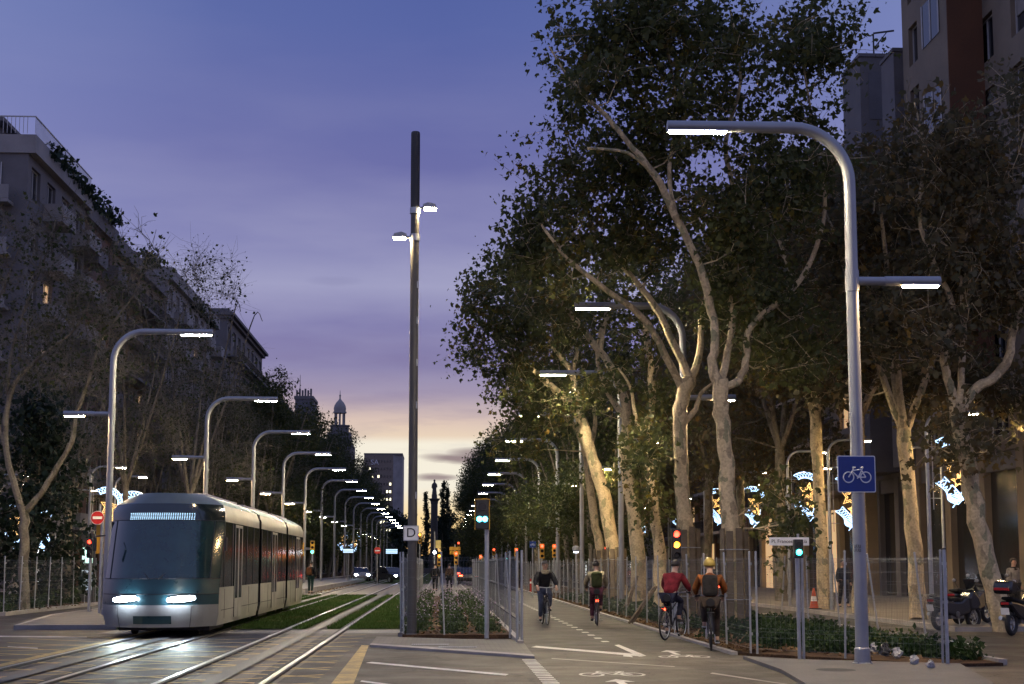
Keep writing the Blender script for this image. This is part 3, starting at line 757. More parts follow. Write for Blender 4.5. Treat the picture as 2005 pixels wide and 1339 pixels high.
# ============================================================ FENCES
def panel_mesh(L, H, step=.1):
    mb = MB(); r = .0019
    n = max(2, int(L / step))
    prof = [(0, .08), (0, .38), (.035, .43), (0, .48), (0, .98), (.035, 1.03), (0, 1.08), (0, H - .14), (.035, H - .09), (0, H - .03)]
    for i in range(n + 1):
        x = L * i / n
        mb.tube([(x, y, z) for y, z in prof], r, 3, False)
    for z in [.09, .3, .4, .46, .68, .88, 1.0, 1.06, 1.28, 1.48, H - .12, H - .06]:
        mb.tube([(0, 0, z), (L, 0, z)], r * 1.1, 3, False)
    return mb.mesh('mesh_panel', M['wire'])
PAN = {}
def fence(label, pts, H=1.78, step=2.3, group=None, lean=None, skip=()):
    t = thing('mesh_fence', label, 'fence', (pts[0][0], pts[0][1], pts[0][2] if len(pts[0]) > 2 else .05), 0, group)
    o = Vector((pts[0][0], pts[0][1])); k = 0
    key = 'post%.2f' % H
    if key not in PAN:
        mb = MB(); mb.tube([(0, 0, 0), (0, 0, H + .06)], .019, 10); mb.lathe([(.022, H + .05), (.022, H + .07), (.008, H + .085)], 10)
        for z in (.35, 1.0, H - .15): mb.box((0, -.03, z), (.03, .025, .05))
        PAN[key] = mb.mesh('post', M['galv'], True)
    for a, b in zip(pts[:-1], pts[1:]):
        a = Vector(a[:2]); b = Vector(b[:2]); L = (b - a).length; n = max(1, round(L / step)); l = L / n; ang = math.atan2(b.y - a.y, b.x - a.x)
        pk = (round(l, 2), H)
        if pk not in PAN: PAN[pk] = panel_mesh(l, H)
        for i in range(n):
            p = a + (b - a) * i / n - o
            tilt = (R(rng.uniform(-1.2, 1.2)), R(rng.uniform(-1.2, 1.2)), ang)
            if lean and k in lean: tilt = (R(lean[k][0]), R(lean[k][1]), 0)
            bld('post', PAN[key], t, (p.x, p.y, 0), tilt)
            if k not in skip: bld('mesh_panel', PAN[pk], t, (p.x, p.y, 0), (0, 0, ang))
            k += 1
    p = Vector(pts[-1][:2]) - o; bld('post', PAN[key], t, (p.x, p.y, 0))
    return t
gf = 'wire mesh fences round the planting strips'
fence('wire mesh fence closing the front of the strip with the cycle sign lamp', [(8.25, 23.3), (5.78, 26.0)], group=gf, step=1.9)
fence('long wire mesh fence along the right edge of the cycle lane', [(5.7, 26.2), (5.62, 96)], step=2.2, group=gf)
fence('wire mesh fence beside the right side road, with leaning posts', [(8.4, 23.5), (9.1, 26.5), (9.15, 70)], step=2.9, group=gf, lean={1: (0, -6), 2: (0, -7), 3: (0, -5), 5: (3, 4)})
fence('wire mesh fence between flower bed and cycle lane', [(1.66, 30.4, .1), (1.66, 74)], group=gf, step=3.1, lean={1: (0, -4), 3: (2, -3)})
fence('wire mesh fence across the front of the flower bed', [(-.83, 32.9, .1), (.1, 32.4), (1.5, 30.9)], group=gf, step=1.6, lean={1: (0, -2.5)})
fence('wire mesh fence between the tram lawn and flower bed', [(-.9, 33.4, .1), (-.9, 74)], group=gf, step=2.9)
fence('wire mesh fence round the dark planting left of the tram', [(-22, 47.9, .1), (-14.3, 47.9), (-14.3, 96)], group=gf, step=1.75)
mb = MB(); mb.lathe([(.05, 0), (.05, .9), (.03, .93)], 10)
gpost = G(1017, 1262)
t = thing('fence_post', 'pair of bright galvanised posts at the corner of the flower bed', 'post', (gpost.x, gpost.y, .05))
for dx_ in (-.05, .05):
    mb = MB(); mb.tube([(dx_, 0, 0), (dx_, 0, 1.92)], .028, 12); mb.build('pipe', M['galv'], t, True)
gpost = G(1856, 1306)
t = thing('fence_post', 'single bright galvanised post at the corner of the right road', 'post', (gpost.x, gpost.y, .05))
mb = MB(); mb.tube([(0, 0, 0), (0, 0, 1.86)], .03, 12); mb.build('pipe', M['galv'], t, True)
mb = MB(); mb.lathe([(.032, 1.86), (.03, 1.88), (.01, 1.89)], 12); mb.build('cap', M['black'], t)

# ============================================================ PLANTS
def bark_mat(name, base, flake, olive):
    """plane bark: pale ground with sharp flaked patches of two other tones, dirt and small knots"""
    m, n, l, b = node_mat(name); tc = n.new('ShaderNodeTexCoord')
    mp_ = n.new('ShaderNodeMapping'); mp_.inputs['Scale'].default_value = (1, 1, .55); l.new(tc.outputs['Object'], mp_.inputs['Vector'])
    w_ = n.new('ShaderNodeTexNoise'); w_.inputs['Scale'].default_value = 5; w_.inputs['Detail'].default_value = 5; l.new(mp_.outputs[0], w_.inputs['Vector'])
    ad = n.new('ShaderNodeVectorMath'); ad.operation = 'MULTIPLY_ADD'; l.new(w_.outputs['Color'], ad.inputs[0]); ad.inputs[1].default_value = (.28, .28, .28); l.new(mp_.outputs[0], ad.inputs[2])
    v = n.new('ShaderNodeTexVoronoi'); v.inputs['Scale'].default_value = 6.5; l.new(ad.outputs[0], v.inputs['Vector'])
    sx = n.new('ShaderNodeSeparateColor'); l.new(v.outputs['Color'], sx.inputs[0])
    r = n.new('ShaderNodeValToRGB'); r.color_ramp.interpolation = 'CONSTANT'; el = r.color_ramp.elements; el.new(.5); el.new(.7)
    for e, (p, c) in zip(el, ((0, base), (.56, tuple(.82 * x for x in base)), (.72, flake), (.86, olive))): e.position = p; e.color = (*c, 1)
    l.new(sx.outputs[0], r.inputs[0])
    k = n.new('ShaderNodeTexNoise'); k.inputs['Scale'].default_value = 16; k.inputs['Detail'].default_value = 5; l.new(tc.outputs['Object'], k.inputs['Vector'])
    f = n.new('ShaderNodeMapRange'); f.inputs[1].default_value = .3; f.inputs[2].default_value = .7; f.inputs[3].default_value = .72; f.inputs[4].default_value = 1.2; l.new(k.outputs[0], f.inputs[0])
    q = n.new('ShaderNodeVectorMath'); q.operation = 'SCALE'; l.new(r.outputs[0], q.inputs[0]); l.new(f.outputs[0], q.inputs['Scale']); l.new(q.outputs[0], b.inputs['Base Color'])
    b.inputs['Roughness'].default_value = .85; b.inputs['Specular IOR Level'].default_value = .25
    bp = n.new('ShaderNodeBump'); bp.inputs['Strength'].default_value = .5; bp.inputs['Distance'].default_value = .03; l.new(k.outputs[0], bp.inputs['Height']); l.new(bp.outputs[0], b.inputs['Normal'])
    return m
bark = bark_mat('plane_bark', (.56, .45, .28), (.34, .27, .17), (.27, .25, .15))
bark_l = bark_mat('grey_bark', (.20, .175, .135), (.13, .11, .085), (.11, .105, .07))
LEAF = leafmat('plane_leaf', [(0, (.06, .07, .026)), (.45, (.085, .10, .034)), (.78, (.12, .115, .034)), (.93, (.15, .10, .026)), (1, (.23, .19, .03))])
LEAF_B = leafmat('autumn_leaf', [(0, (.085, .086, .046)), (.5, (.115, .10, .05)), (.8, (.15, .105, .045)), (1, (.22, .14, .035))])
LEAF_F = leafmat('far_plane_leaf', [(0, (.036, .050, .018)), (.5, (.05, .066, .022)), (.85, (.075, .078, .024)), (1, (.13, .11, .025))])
LEAF_D = leafmat('evergreen_leaf', [(0, (.012, .026, .016)), (.6, (.02, .036, .02)), (1, (.035, .05, .022))], .2)
LT = np.array([(0, 0, 0), (.36, .06, .06), (.52, .42, .1), (.22, .5, .02), (.06, 1, -.04), (-.2, .5, .02), (-.5, .46, .1), (-.36, .05, .06)])
LQ = np.array([(0, 0, 0), (.38, .45, .08), (.05, 1, 0), (-.36, .5, .07)])
def leaves(P, size, tmpl, spread=.45):
    n = len(P); k = len(tmpl)
    nv = nrng.normal(size=(n, 3)); nv[:, 2] = nv[:, 2] * .8 + .25; nv /= np.linalg.norm(nv, axis=1)[:, None]
    a = nrng.normal(size=(n, 3)); a[:, 2] -= .5
    a -= nv * (a * nv).sum(1)[:, None]; a /= np.linalg.norm(a, axis=1)[:, None] + 1e-9
    b = np.cross(nv, a); s = size * np.clip(np.exp(nrng.normal(0, spread, n)), .45, 1.7)
    t = tmpl[None] * s[:, None, None]
    return (P[:, None] + b[:, None] * t[:, :, 0:1] + a[:, None] * t[:, :, 1:2] + nv[:, None] * t[:, :, 2:3]).reshape(-1, 3)
def grow(limbs, blobs, per=42, size=.17, tmpl=LT, rc=.62, twigs=4, tr=.012):
    """limbs: polylines [(x,y,z,r)]; blobs: (cx,cy,cz, rx,ry,rz, clumps). Clumps of leaves are joined to the nearest limb or earlier twig."""
    mb = MB(); K = []
    for L in limbs:
        n = len(L); pts = []; rad = []
        A = [np.array(q[:3], float) for q in L]; rr = [q[3] for q in L]
        for i in range(n - 1):
            p0 = A[max(i - 1, 0)]; p1, p2 = A[i], A[i + 1]; p3 = A[min(i + 2, n - 1)]
            m = 4
            for j in range(m):
                t = j / m
                q = .5 * ((2 * p1) + (-p0 + p2) * t + (2 * p0 - 5 * p1 + 4 * p2 - p3) * t * t + (-p0 + 3 * p1 - 3 * p2 + p3) * t ** 3)
                r_ = rr[i] * (1 - t) + rr[i + 1] * t
                pts.append(q + nrng.normal(0, .12, 3) * r_); rad.append(r_ * (1 + nrng.normal(0, .035)))
        pts.append(A[-1]); rad.append(rr[-1])
        mb.tube(pts, rad, 12 if rad[0] > .14 else 8)
        for q, r_ in zip(pts[3:], rad[3:]): K.append((*q, r_))
    K = np.array(K)
    cl = []
    for cx_, cy_, cz_, rx, ry, rz, n in blobs:
        d = nrng.normal(size=(n, 3)); d /= np.linalg.norm(d, axis=1)[:, None]
        u = nrng.uniform(0, 1, n) ** .42
        cl.append(np.array([cx_, cy_, cz_]) + d * u[:, None] * np.array([rx, ry, rz]))
    cl = np.concatenate(cl)
    d0 = np.array([np.min(np.linalg.norm(K[:, :3] - c, axis=1)) for c in cl])
    LP = []
    for c in cl[np.argsort(d0)]:
        dv = c - K[:, :3]; dist = np.linalg.norm(dv, axis=1) + np.clip(-dv[:, 2], 0, None) * 1.3 - np.minimum(K[:, 3], .05) * 6
        i = int(np.argmin(dist)); p = K[i, :3]; L_ = np.linalg.norm(c - p)
        r0 = min(K[i, 3] * .7, .012 + .011 * L_); r0 = max(r0, tr)
        mid = (p + c) / 2 + nrng.normal(0, .1, 3) * L_ + np.array([0, 0, -.06 * L_])
        pts = [p, p * .35 + mid * .65 + nrng.normal(0, .03, 3) * L_, mid * .5 + c * .5 + nrng.normal(0, .04, 3) * L_, c]
        mb.tube(pts, [r0, r0 * .75, r0 * .55, tr * .7], 5, False)
        for q, f in zip(pts[1:], (.75, .55, .4)): K = np.vstack([K, [*q, max(r0 * f, .006)]])
        for _ in range(twigs):
            e = c + nrng.normal(0, rc * .75, 3); m_ = (c + e) / 2 + nrng.normal(0, .1, 3)
            st = pts[int(nrng.integers(1, 4))]
            mb.tube([st, m_, e], [tr * .7, tr * .55, tr * .3], 3, False)
            k_ = max(1, per // (twigs + 1)); t_ = nrng.uniform(.35, 1.1, k_)[:, None]
            LP.append(st + (e - st) * t_ + nrng.normal(0, rc * .27, (k_, 3)))
        k_ = max(1, per // (twigs + 1)); LP.append(c + nrng.normal(0, rc * .55, (k_, 3)) * np.array([1, 1, .8]))
    return mb, leaves(np.concatenate(LP), size, tmpl)
def tree(name, label, base, limbs, blobs, group=None, bm=bark, lm=LEAF, **kw):
    b = Vector((base[0], base[1], base[2] if len(base) > 2 else .05))
    limbs = [[(q[0] - b.x, q[1] - b.y, q[2] - b.z, q[3]) for q in L] for L in limbs]
    blobs = [(q[0] - b.x, q[1] - b.y, q[2] - b.z, *q[3:]) for q in blobs]
    mb, V = grow(limbs, blobs, **kw)
    t = thing(name, label, 'tree', b, 0, group)
    mb.build('trunk', bm, t, True)
    bld('crown', np_mesh('crown', V, len(kw.get('tmpl', LT)), lm), t)
    return t
def limb(Y, *p):      # (px, py, radius[, offset in depth])
    out = []
    for q in p:
        c = AT(q[0], q[1], Y + (q[3] if len(q) > 3 else 0)); out.append((c.x, c.y, c.z, q[2]))
    return out
def blob(Y, px_, py_, rx, ry, n, dy=0.0, dep=2.2):
    c = AT(px_, py_, Y + dy); s = FPX / (Y + dy); return (c.x, c.y, c.z, rx / s, dep, ry / s, n)
gt = 'plane trees right of the cycle lane'
# --- A: pale forked trunk
YA = 38.5
bA = AT(1350, 1228, YA)
tree('plane_tree', 'pale plane tree with a knobbly trunk forking beside the curved lamp', (bA.x, YA), [
    limb(YA, (1352, 1234, .27), (1345, 1130, .23), (1340, 1000, .2), (1331, 880, .19), (1332, 800, .2), (1350, 740, .19)),
    limb(YA, (1340, 775, .13), (1328, 745, .11), (1300, 690, .1, -.3), (1255, 618, .09, -.7), (1190, 570, .075, -1.2), (1110, 505, .055, -1.6), (1060, 440, .03, -1.8)),
    limb(YA, (1350, 740, .13), (1316, 668, .11, .3), (1283, 600, .1, .4), (1215, 515, .085, .4), (1160, 440, .065, .4), (1130, 340, .04, .2), (1110, 270, .02)),
    limb(YA, (1352, 745, .12), (1370, 690, .1, .4), (1374, 620, .09, .8), (1390, 540, .07, 1.2), (1380, 460, .05, 1.4), (1340, 380, .03, 1.6)),
    limb(YA, (1338, 830, .08), (1362, 800, .07), (1372, 770, .05), (1395, 750, .03))],
    [blob(YA, 1105, 425, 85, 110, 23), blob(YA, 1205, 330, 100, 110, 24), blob(YA, 1150, 505, 140, 65, 20), blob(YA, 1280, 440, 80, 90, 18, .8), blob(YA, 1262, 880, 38, 60, 8), blob(YA, 1020, 465, 40, 50, 7)], gt, per=112, size=.124)
# --- B: thick forked trunk with the big limb that climbs left
YB = 36.0
bB = AT(1440, 1210, YB)
tree('plane_tree', 'stout pale plane tree with three wide limbs, closest to the cycle sign', (bB.x, YB), [
    limb(YB, (1445, 1222, .29), (1438, 1130, .26), (1428, 1000, .22), (1418, 880, .2), (1412, 790, .2), (1410, 745, .21)),
    limb(YB, (1405, 750, .16), (1396, 715, .13), (1400, 665, .11), (1394, 610, .11), (1368, 520, .105, -.3), (1322, 420, .1, -.6), (1284, 345, .09, -.9), (1240, 290, .075, -1), (1185, 225, .06, -1.1), (1120, 160, .035, -1.3), (1075, 90, .02, -1.4)),
    limb(YB, (1322, 420, .06, -.6), (1310, 330, .055, -.4), (1325, 230, .045, -.2), (1310, 110, .035), (1290, 0, .02)),
    limb(YB, (1284, 345, .055, -.9), (1230, 300, .04, -1.6), (1150, 290, .03, -2)),
    limb(YB, (1412, 745, .12), (1424, 690, .1, .3), (1434, 620, .09, .5), (1420, 520, .08, .7), (1440, 400, .07, .6), (1420, 280, .06, .4), (1450, 160, .045), (1430, 20, .03)),
    limb(YB, (1418, 760, .12), (1448, 742, .1), (1462, 700, .09), (1464, 655, .085), (1490, 618, .08), (1545, 575, .075, .4), (1590, 505, .065, .6), (1615, 410, .055, .8), (1600, 300, .04, .6), (1580, 170, .03), (1560, 60, .015))],
    [blob(YB, 1180, 90, 105, 110, 32, -.8), blob(YB, 1300, 40, 120, 110, 30), blob(YB, 1290, 250, 110, 110, 26), blob(YB, 1430, 420, 150, 110, 40, .6), blob(YB, 1545, 300, 90, 100, 24, .4), blob(YB, 1545, 80, 85, 95, 17), blob(YB, 1420, 120, 120, 120, 24), blob(YB, 1250, -90, 170, 70, 26),
     blob(YB, 1460, 600, 130, 80, 24, .8), blob(YB, 1520, 1005, 45, 35, 6), blob(YB, 1560, 690, 70, 60, 12, .8), blob(YB, 1110, 190, 40, 50, 6, -1), blob(YB, 1630, 130, 45, 60, 7)], gt, per=112, size=.124)
# --- E/F, C/D further along the strip
YE = 51.0
bE = AT(1252, 1170, YE)
tree('plane_tree', 'slender plane trunk curving left, right of the pair of leaning trunks', (bE.x, YE), [
    limb(YE, (1254, 1176, .3), (1240, 1000, .24), (1222, 880, .2), (1226, 805, .17), (1208, 742, .15), (1176, 690, .13), (1130, 630, .1), (1070, 560, .07), (1010, 500, .03)),
    limb(YE, (1224, 820, .12), (1185, 760, .1, .6), (1170, 690, .08, 1), (1190, 600, .06, 1.2), (1210, 500, .03, 1.2)),
    limb(YE, (1176, 690, .09), (1190, 620, .07), (1250, 540, .05), (1270, 470, .03))],
    [blob(YE, 1060, 560, 80, 65, 19), blob(YE, 1150, 610, 100, 60, 16), blob(YE, 1230, 510, 90, 70, 13, .8), blob(YE, 1300, 620, 70, 50, 7, 1), blob(YE, 1180, 760, 60, 50, 9), blob(YE, 1000, 530, 45, 50, 9)], gt, per=75, size=.135)
YF = 46.5
bF = AT(1293, 1190, YF)
tree('plane_tree', 'straight slim plane trunk left of the pale knobbly one', (bF.x, YF), [
    limb(YF, (1295, 1194, .24), (1288, 1050, .19), (1275, 955, .165), (1264, 850, .15), (1278, 800, .13), (1274, 720, .12), (1263, 640, .1), (1260, 560, .06), (1290, 470, .03)),
    limb(YF, (1266, 860, .09), (1245, 820, .07), (1235, 760, .05), (1210, 720, .03))],
    [blob(YF, 1270, 570, 80, 60, 11), blob(YF, 1300, 800, 60, 60, 14), blob(YF, 1250, 690, 60, 60, 9), blob(YF, 1262, 985, 30, 40, 5)], gt, per=75, size=.135)
YC = 58.0
bC = AT(1212, 1160, YC)
tree('plane_tree', 'dark grey plane trunk leaning far left over the cycle lane', (bC.x, YC), [
    limb(YC, (1214, 1164, .32), (1200, 1070, .28), (1180, 955, .26), (1155, 880, .24), (1138, 822, .21), (1095, 772, .16), (1050, 730, .12), (1000, 690, .07), (950, 650, .03)),
    limb(YC, (1138, 825, .15), (1128, 770, .13), (1119, 730, .12), (1098, 700, .1), (1066, 650, .08), (1040, 590, .04)),
    limb(YC, (1119, 730, .1), (1130, 690, .08), (1120, 640, .06), (1150, 580, .03))],
    [blob(YC, 985, 620, 75, 75, 24), blob(YC, 1050, 640, 80, 70, 22), blob(YC, 1015, 720, 70, 45, 16), blob(YC, 940, 590, 40, 50, 10), blob(YC, 1110, 590, 80, 60, 16), blob(YC, 935, 680, 35, 40, 8), blob(YC, 1080, 790, 60, 40, 8)], gt, per=85, size=.145, rc=.75)
YD = 64.0
bD = AT(1182, 1150, YD)
tree('plane_tree', 'pale yellow lit plane trunk leaning left, just left of the dark leaning one', (bD.x, YD), [
    limb(YD, (1184, 1155, .24), (1175, 1080, .21), (1163, 1010, .185), (1148, 900, .165), (1135, 850, .15), (1105, 815, .11), (1060, 780, .1), (1010, 750, .05)),
    limb(YD, (1138, 860, .14), (1128, 800, .12), (1100, 760, .09), (1090, 700, .05)),
    limb(YD, (1148, 900, .13), (1165, 830, .1), (1150, 740, .07), (1120, 680, .03))],
    [blob(YD, 1070, 760, 60, 50, 16), blob(YD, 1005, 770, 45, 40, 11), blob(YD, 1110, 680, 70, 60, 16), blob(YD, 1030, 860, 60, 40, 8)], gt, per=85, size=.15, rc=.8)
# --- second row, along the right pavement
g2 = 'plane trees along the right pavement'
YK = 35.3
bK = AT(1962, 1236, YK)
tree('plane_tree', 'pale plane tree rising from the kerb between the parked motorcycles', (bK.x, YK, .12), [
    limb(YK, (1965, 1240, .28), (1945, 1150, .24), (1915, 1020, .23), (1892, 900, .22), (1875, 815, .2), (1872, 785, .19)),
    limb(YK, (1872, 790, .13), (1855, 740, .11), (1848, 690, .1), (1865, 600, .09), (1830, 520, .08), (1800, 420, .06), (1810, 300, .04), (1790, 200, .02)),
    limb(YK, (1885, 800, .13), (1905, 765, .12), (1945, 740, .12), (1975, 700, .11), (1985, 640, .1), (2010, 560, .09), (2040, 440, .06), (2030, 300, .03)),
    limb(YK, (1875, 800, .1), (1885, 700, .09), (1885, 600, .08), (1885, 480, .07), (1920, 350, .05), (1900, 220, .03))],
    [blob(YK, 1850, 480, 130, 150, 44), blob(YK, 1955, 340, 100, 110, 30), blob(YK, 1960, 550, 90, 110, 24), blob(YK, 1790, 300, 90, 110, 24), blob(YK, 1985, 190, 60, 70, 9), blob(YK, 1900, 860, 70, 70, 14), blob(YK, 1800, 640, 90, 80, 18)], g2, lm=LEAF_B, per=66, size=.14)
def row_limbs(X, Y, H, s, lean=0.0, fork=6.0, n=4, r=.24, seed=0):
    q = random.Random(seed); L = [[(X, Y, .05, r * 1.15), (X + lean * .1, Y, 1.2, r), (X + lean * .3, Y, fork * .6, r * .88), (X + lean * .5, Y, fork, r * .85)]]
    for k in range(n):
        a = math.tau * (k + q.uniform(-.25, .25)) / n; sp = q.uniform(.6, 1.1) * s
        x0, y0 = X + lean * .5, Y
        L.append([(x0, y0, fork - .15, r * .55), (x0 + math.cos(a) * sp * .22 + lean * .1, y0 + math.sin(a) * sp * .22, fork + (H - fork) * .18, r * .42),
                  (x0 + math.cos(a) * sp * .5 + lean * .3, y0 + math.sin(a) * sp * .5, fork + (H - fork) * .45, r * .3), (x0 + math.cos(a) * sp * .75 + lean * .5, y0 + math.sin(a) * sp * .75, fork + (H - fork) * .72, r * .16), (x0 + math.cos(a) * sp * .85 + lean * .6, y0 + math.sin(a) * sp * .8, H * .78, .02)])
    return L
def row_blobs(X, Y, H, s, lean=0.0, fork=6.0, n=10, per=16, seed=0, low=.18):
    q = random.Random(seed + 99); B = []
    for k in range(n):
        a = math.tau * k / n * 2.4 + q.uniform(-.4, .4); f = (k + .5) / n
        z = fork + (H - fork) * (low + (1 - low) * f) - .8; sp = s * (.75 if f < .7 else .45) * q.uniform(.5, 1.0)
        B.append((X + lean * (.4 + .4 * f) + math.cos(a) * sp, Y + math.sin(a) * sp, z, s * .42, s * .42, H * .085, per))
    return B
def rowtree(label, X, Y, H, s, group, seed, lean=0.0, fork=6.0, n=10, per_blob=16, nl=4, r=.24, z=.12, low=.18, **kw):
    return tree('plane_tree', label, (X, Y, z), row_limbs(X, Y, H, s, lean, fork, nl, r, seed), row_blobs(X, Y, H, s, lean, fork, n, per_blob, seed, low), group, **kw)
rowtree('plane tree with dense brown leaves standing left of the festive star with the long swoosh', 13.75, 40.6, 14.4, 4.0, g2, 3, -.6, 5.6, 12, 19, per=78, size=.15, lm=LEAF_B)
rowtree('straight plane tree directly right of the cycle sign lamp', 13.6, 46.0, 16, 4.2, g2, 5, .3, 6.6, 12, 18, per=70, size=.155, lm=LEAF_B)
rowtree('plane tree trunk just left of the cycle sign lamp', 13.6, 50.2, 16.6, 4.2, g2, 8, -.4, 7.2, 12, 17, per=70, size=.155, lm=LEAF_B)
# prototypes for the long rows
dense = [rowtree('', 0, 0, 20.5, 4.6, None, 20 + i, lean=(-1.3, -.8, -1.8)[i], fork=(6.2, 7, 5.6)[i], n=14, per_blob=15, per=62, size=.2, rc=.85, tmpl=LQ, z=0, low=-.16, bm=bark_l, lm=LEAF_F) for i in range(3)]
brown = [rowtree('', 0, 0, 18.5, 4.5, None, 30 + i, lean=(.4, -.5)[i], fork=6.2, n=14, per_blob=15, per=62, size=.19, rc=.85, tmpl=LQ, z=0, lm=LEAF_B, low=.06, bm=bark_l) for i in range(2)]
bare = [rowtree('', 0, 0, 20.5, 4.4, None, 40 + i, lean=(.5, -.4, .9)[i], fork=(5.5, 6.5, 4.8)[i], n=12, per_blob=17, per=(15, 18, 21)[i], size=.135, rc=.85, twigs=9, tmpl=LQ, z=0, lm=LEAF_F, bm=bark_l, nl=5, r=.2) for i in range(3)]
protos = dense + brown + bare
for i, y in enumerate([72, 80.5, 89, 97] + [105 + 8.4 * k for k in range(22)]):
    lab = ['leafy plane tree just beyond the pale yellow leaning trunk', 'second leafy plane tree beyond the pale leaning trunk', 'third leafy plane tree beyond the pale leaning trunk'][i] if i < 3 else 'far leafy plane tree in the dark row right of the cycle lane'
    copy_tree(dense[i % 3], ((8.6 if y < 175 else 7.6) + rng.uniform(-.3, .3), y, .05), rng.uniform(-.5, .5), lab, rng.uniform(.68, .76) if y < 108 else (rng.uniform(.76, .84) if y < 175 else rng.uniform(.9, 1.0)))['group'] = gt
for i, y in enumerate([57.5, 65.5, 73.5] + [82 + 8.6 * k for k in range(22)]):
    lab = ['brown plane tree first behind the straight trunks on the right pavement', 'brown plane tree second behind the straight trunks on the right pavement'][i] if i < 2 else 'far brown plane tree on the right pavement'
    copy_tree(brown[i % 2] if y < 120 else dense[i % 3], (13.8, y, .12), rng.uniform(0, 6.2), lab, rng.uniform(.92, 1.05) if y < 80 or y > 150 else rng.uniform(.68, .76))['group'] = g2
# --- left of the tram
g3, g4 = 'thin leaved trees left of the tram', 'thin leaved trees along the left pavement'
YL = 51.0
bL = AT(46, 1195, YL)
tree('plane_tree', 'nearly bare plane tree forking low, left of the no-entry sign', (bL.x, YL, .1), [
    limb(YL, (46, 1200, .2), (47, 1100, .175), (47, 1020, .17), (46, 990, .18)),
    limb(YL, (44, 1000, .13), (25, 940, .11), (12, 880, .11), (14, 800, .1), (35, 740, .08), (90, 690, .06), (150, 640, .04), (190, 560, .02)),
    limb(YL, (50, 1000, .13), (80, 965, .11), (112, 915, .1), (140, 865, .095), (150, 810, .08), (178, 730, .07), (200, 660, .05), (260, 580, .03), (290, 500, .015)),
    limb(YL, (12, 880, .08), (-20, 780, .07), (-30, 680, .06), (0, 580, .04), (40, 480, .02)),
    limb(YL, (14, 800, .07), (20, 700, .06), (50, 600, .05), (90, 500, .03), (110, 430, .015))],
    [blob(YL, 50, 560, 120, 110, 50), blob(YL, 190, 570, 100, 90, 40), blob(YL, 100, 440, 100, 70, 24), blob(YL, 260, 500, 60, 60, 16), blob(YL, 110, 700, 130, 80, 34), blob(YL, -40, 480, 100, 100, 20), blob(YL, 230, 690, 70, 60, 14)], g3, bm=bark_l, lm=LEAF_F, per=20, size=.11, twigs=10, tr=.013)
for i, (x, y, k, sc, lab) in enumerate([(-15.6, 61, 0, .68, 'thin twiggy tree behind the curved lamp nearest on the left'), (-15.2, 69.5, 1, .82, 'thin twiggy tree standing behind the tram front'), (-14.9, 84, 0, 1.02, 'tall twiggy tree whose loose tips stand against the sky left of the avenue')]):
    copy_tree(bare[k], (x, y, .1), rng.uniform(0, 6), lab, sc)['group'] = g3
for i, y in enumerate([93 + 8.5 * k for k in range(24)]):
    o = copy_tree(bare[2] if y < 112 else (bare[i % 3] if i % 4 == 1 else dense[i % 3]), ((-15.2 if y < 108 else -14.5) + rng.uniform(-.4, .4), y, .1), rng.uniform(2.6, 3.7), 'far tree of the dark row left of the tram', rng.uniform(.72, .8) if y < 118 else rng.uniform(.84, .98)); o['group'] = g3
for i, y in enumerate([56, 64, 72] + [81 + 8.8 * k for k in range(24)]):
    lab = ['twiggy tree on the left pavement closest to the camera', 'twiggy tree on the left pavement behind the dark evergreen', 'twiggy tree on the left pavement in front of the stepped grey roofs'][i] if i < 3 else 'far tree of the left pavement row before the housefronts'
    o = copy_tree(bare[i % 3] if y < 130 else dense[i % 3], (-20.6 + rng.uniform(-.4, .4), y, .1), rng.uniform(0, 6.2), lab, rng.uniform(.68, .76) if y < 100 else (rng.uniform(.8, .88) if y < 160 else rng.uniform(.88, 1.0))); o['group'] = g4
for p in protos:
    for ch in list(p.children): bpy.data.objects.remove(ch)
    bpy.data.objects.remove(p)
# dark evergreens behind the fence on the left
def evergreen(label, X, Y, H, rad, seed, name='evergreen_tree', n=9, per=15, z=.1, group=None, lp=46, size=.2, tmpl=LQ, rc=.6):
    L = [[(X, Y, z, .14), (X, Y, H * .5, .1), (X + .1, Y, H * .92, .03)]]
    B = [(X + rng.uniform(-.3, .3) * rad, Y + rng.uniform(-.3, .3) * rad, .6 + (H - 1) * (k + .5) / n, rad * (1.05 - .85 * (k / n) ** 1.2), rad * (1.05 - .85 * (k / n) ** 1.2), H / n * .8, per) for k in range(n)]
    return tree(name, label, (X, Y, z), L, B, group, lm=LEAF_D, bm=bark_l, per=lp, size=size, tmpl=tmpl, rc=rc)
evergreen('dark bushy evergreen left of the nearest left lamp', -15.9, 57, 8.5, 2.0, 1)
evergreen('dark bushy evergreen at the left edge behind the forked tree', -18.6, 55, 8.0, 2.1, 2)
for i, (px_, ptop_, w, lab) in enumerate(((835, 963, .75, 'dark cypress just left of the monument column'), (867, 940, 1.0, 'tallest dark cypress just right of the monument column'), (877, 951, .8, 'slimmer dark cypress furthest right of the monument column'))):
    c = AT(px_, ptop_, 306); evergreen(lab, c.x, 306, c.z, w * 1.0, 50 + i, 'cypress', 12, 16, 0, 'cypresses round the monument', 44, .22, LQ, .3)
hed = evergreen('', 0, 0, 12.5, 4.6, 70, 'park_tree', 7, 22, 0, None, 46, .42, LQ, 1.0)
for i, x in enumerate([-33, -26, -19.5, -13.5, -9, -5.5, 1.2, 4.5, 8, 13, 19, 26, 33, 40]):
    copy_tree(hed, (x, 322 + rng.uniform(-6, 14), 0), rng.uniform(0, 6), 'dark round park tree behind the monument at the end of the avenue', rng.uniform(.7, 1.15))['group'] = 'park trees round the monument'
for ch in list(hed.children): bpy.data.objects.remove(ch)
bpy.data.objects.remove(hed)

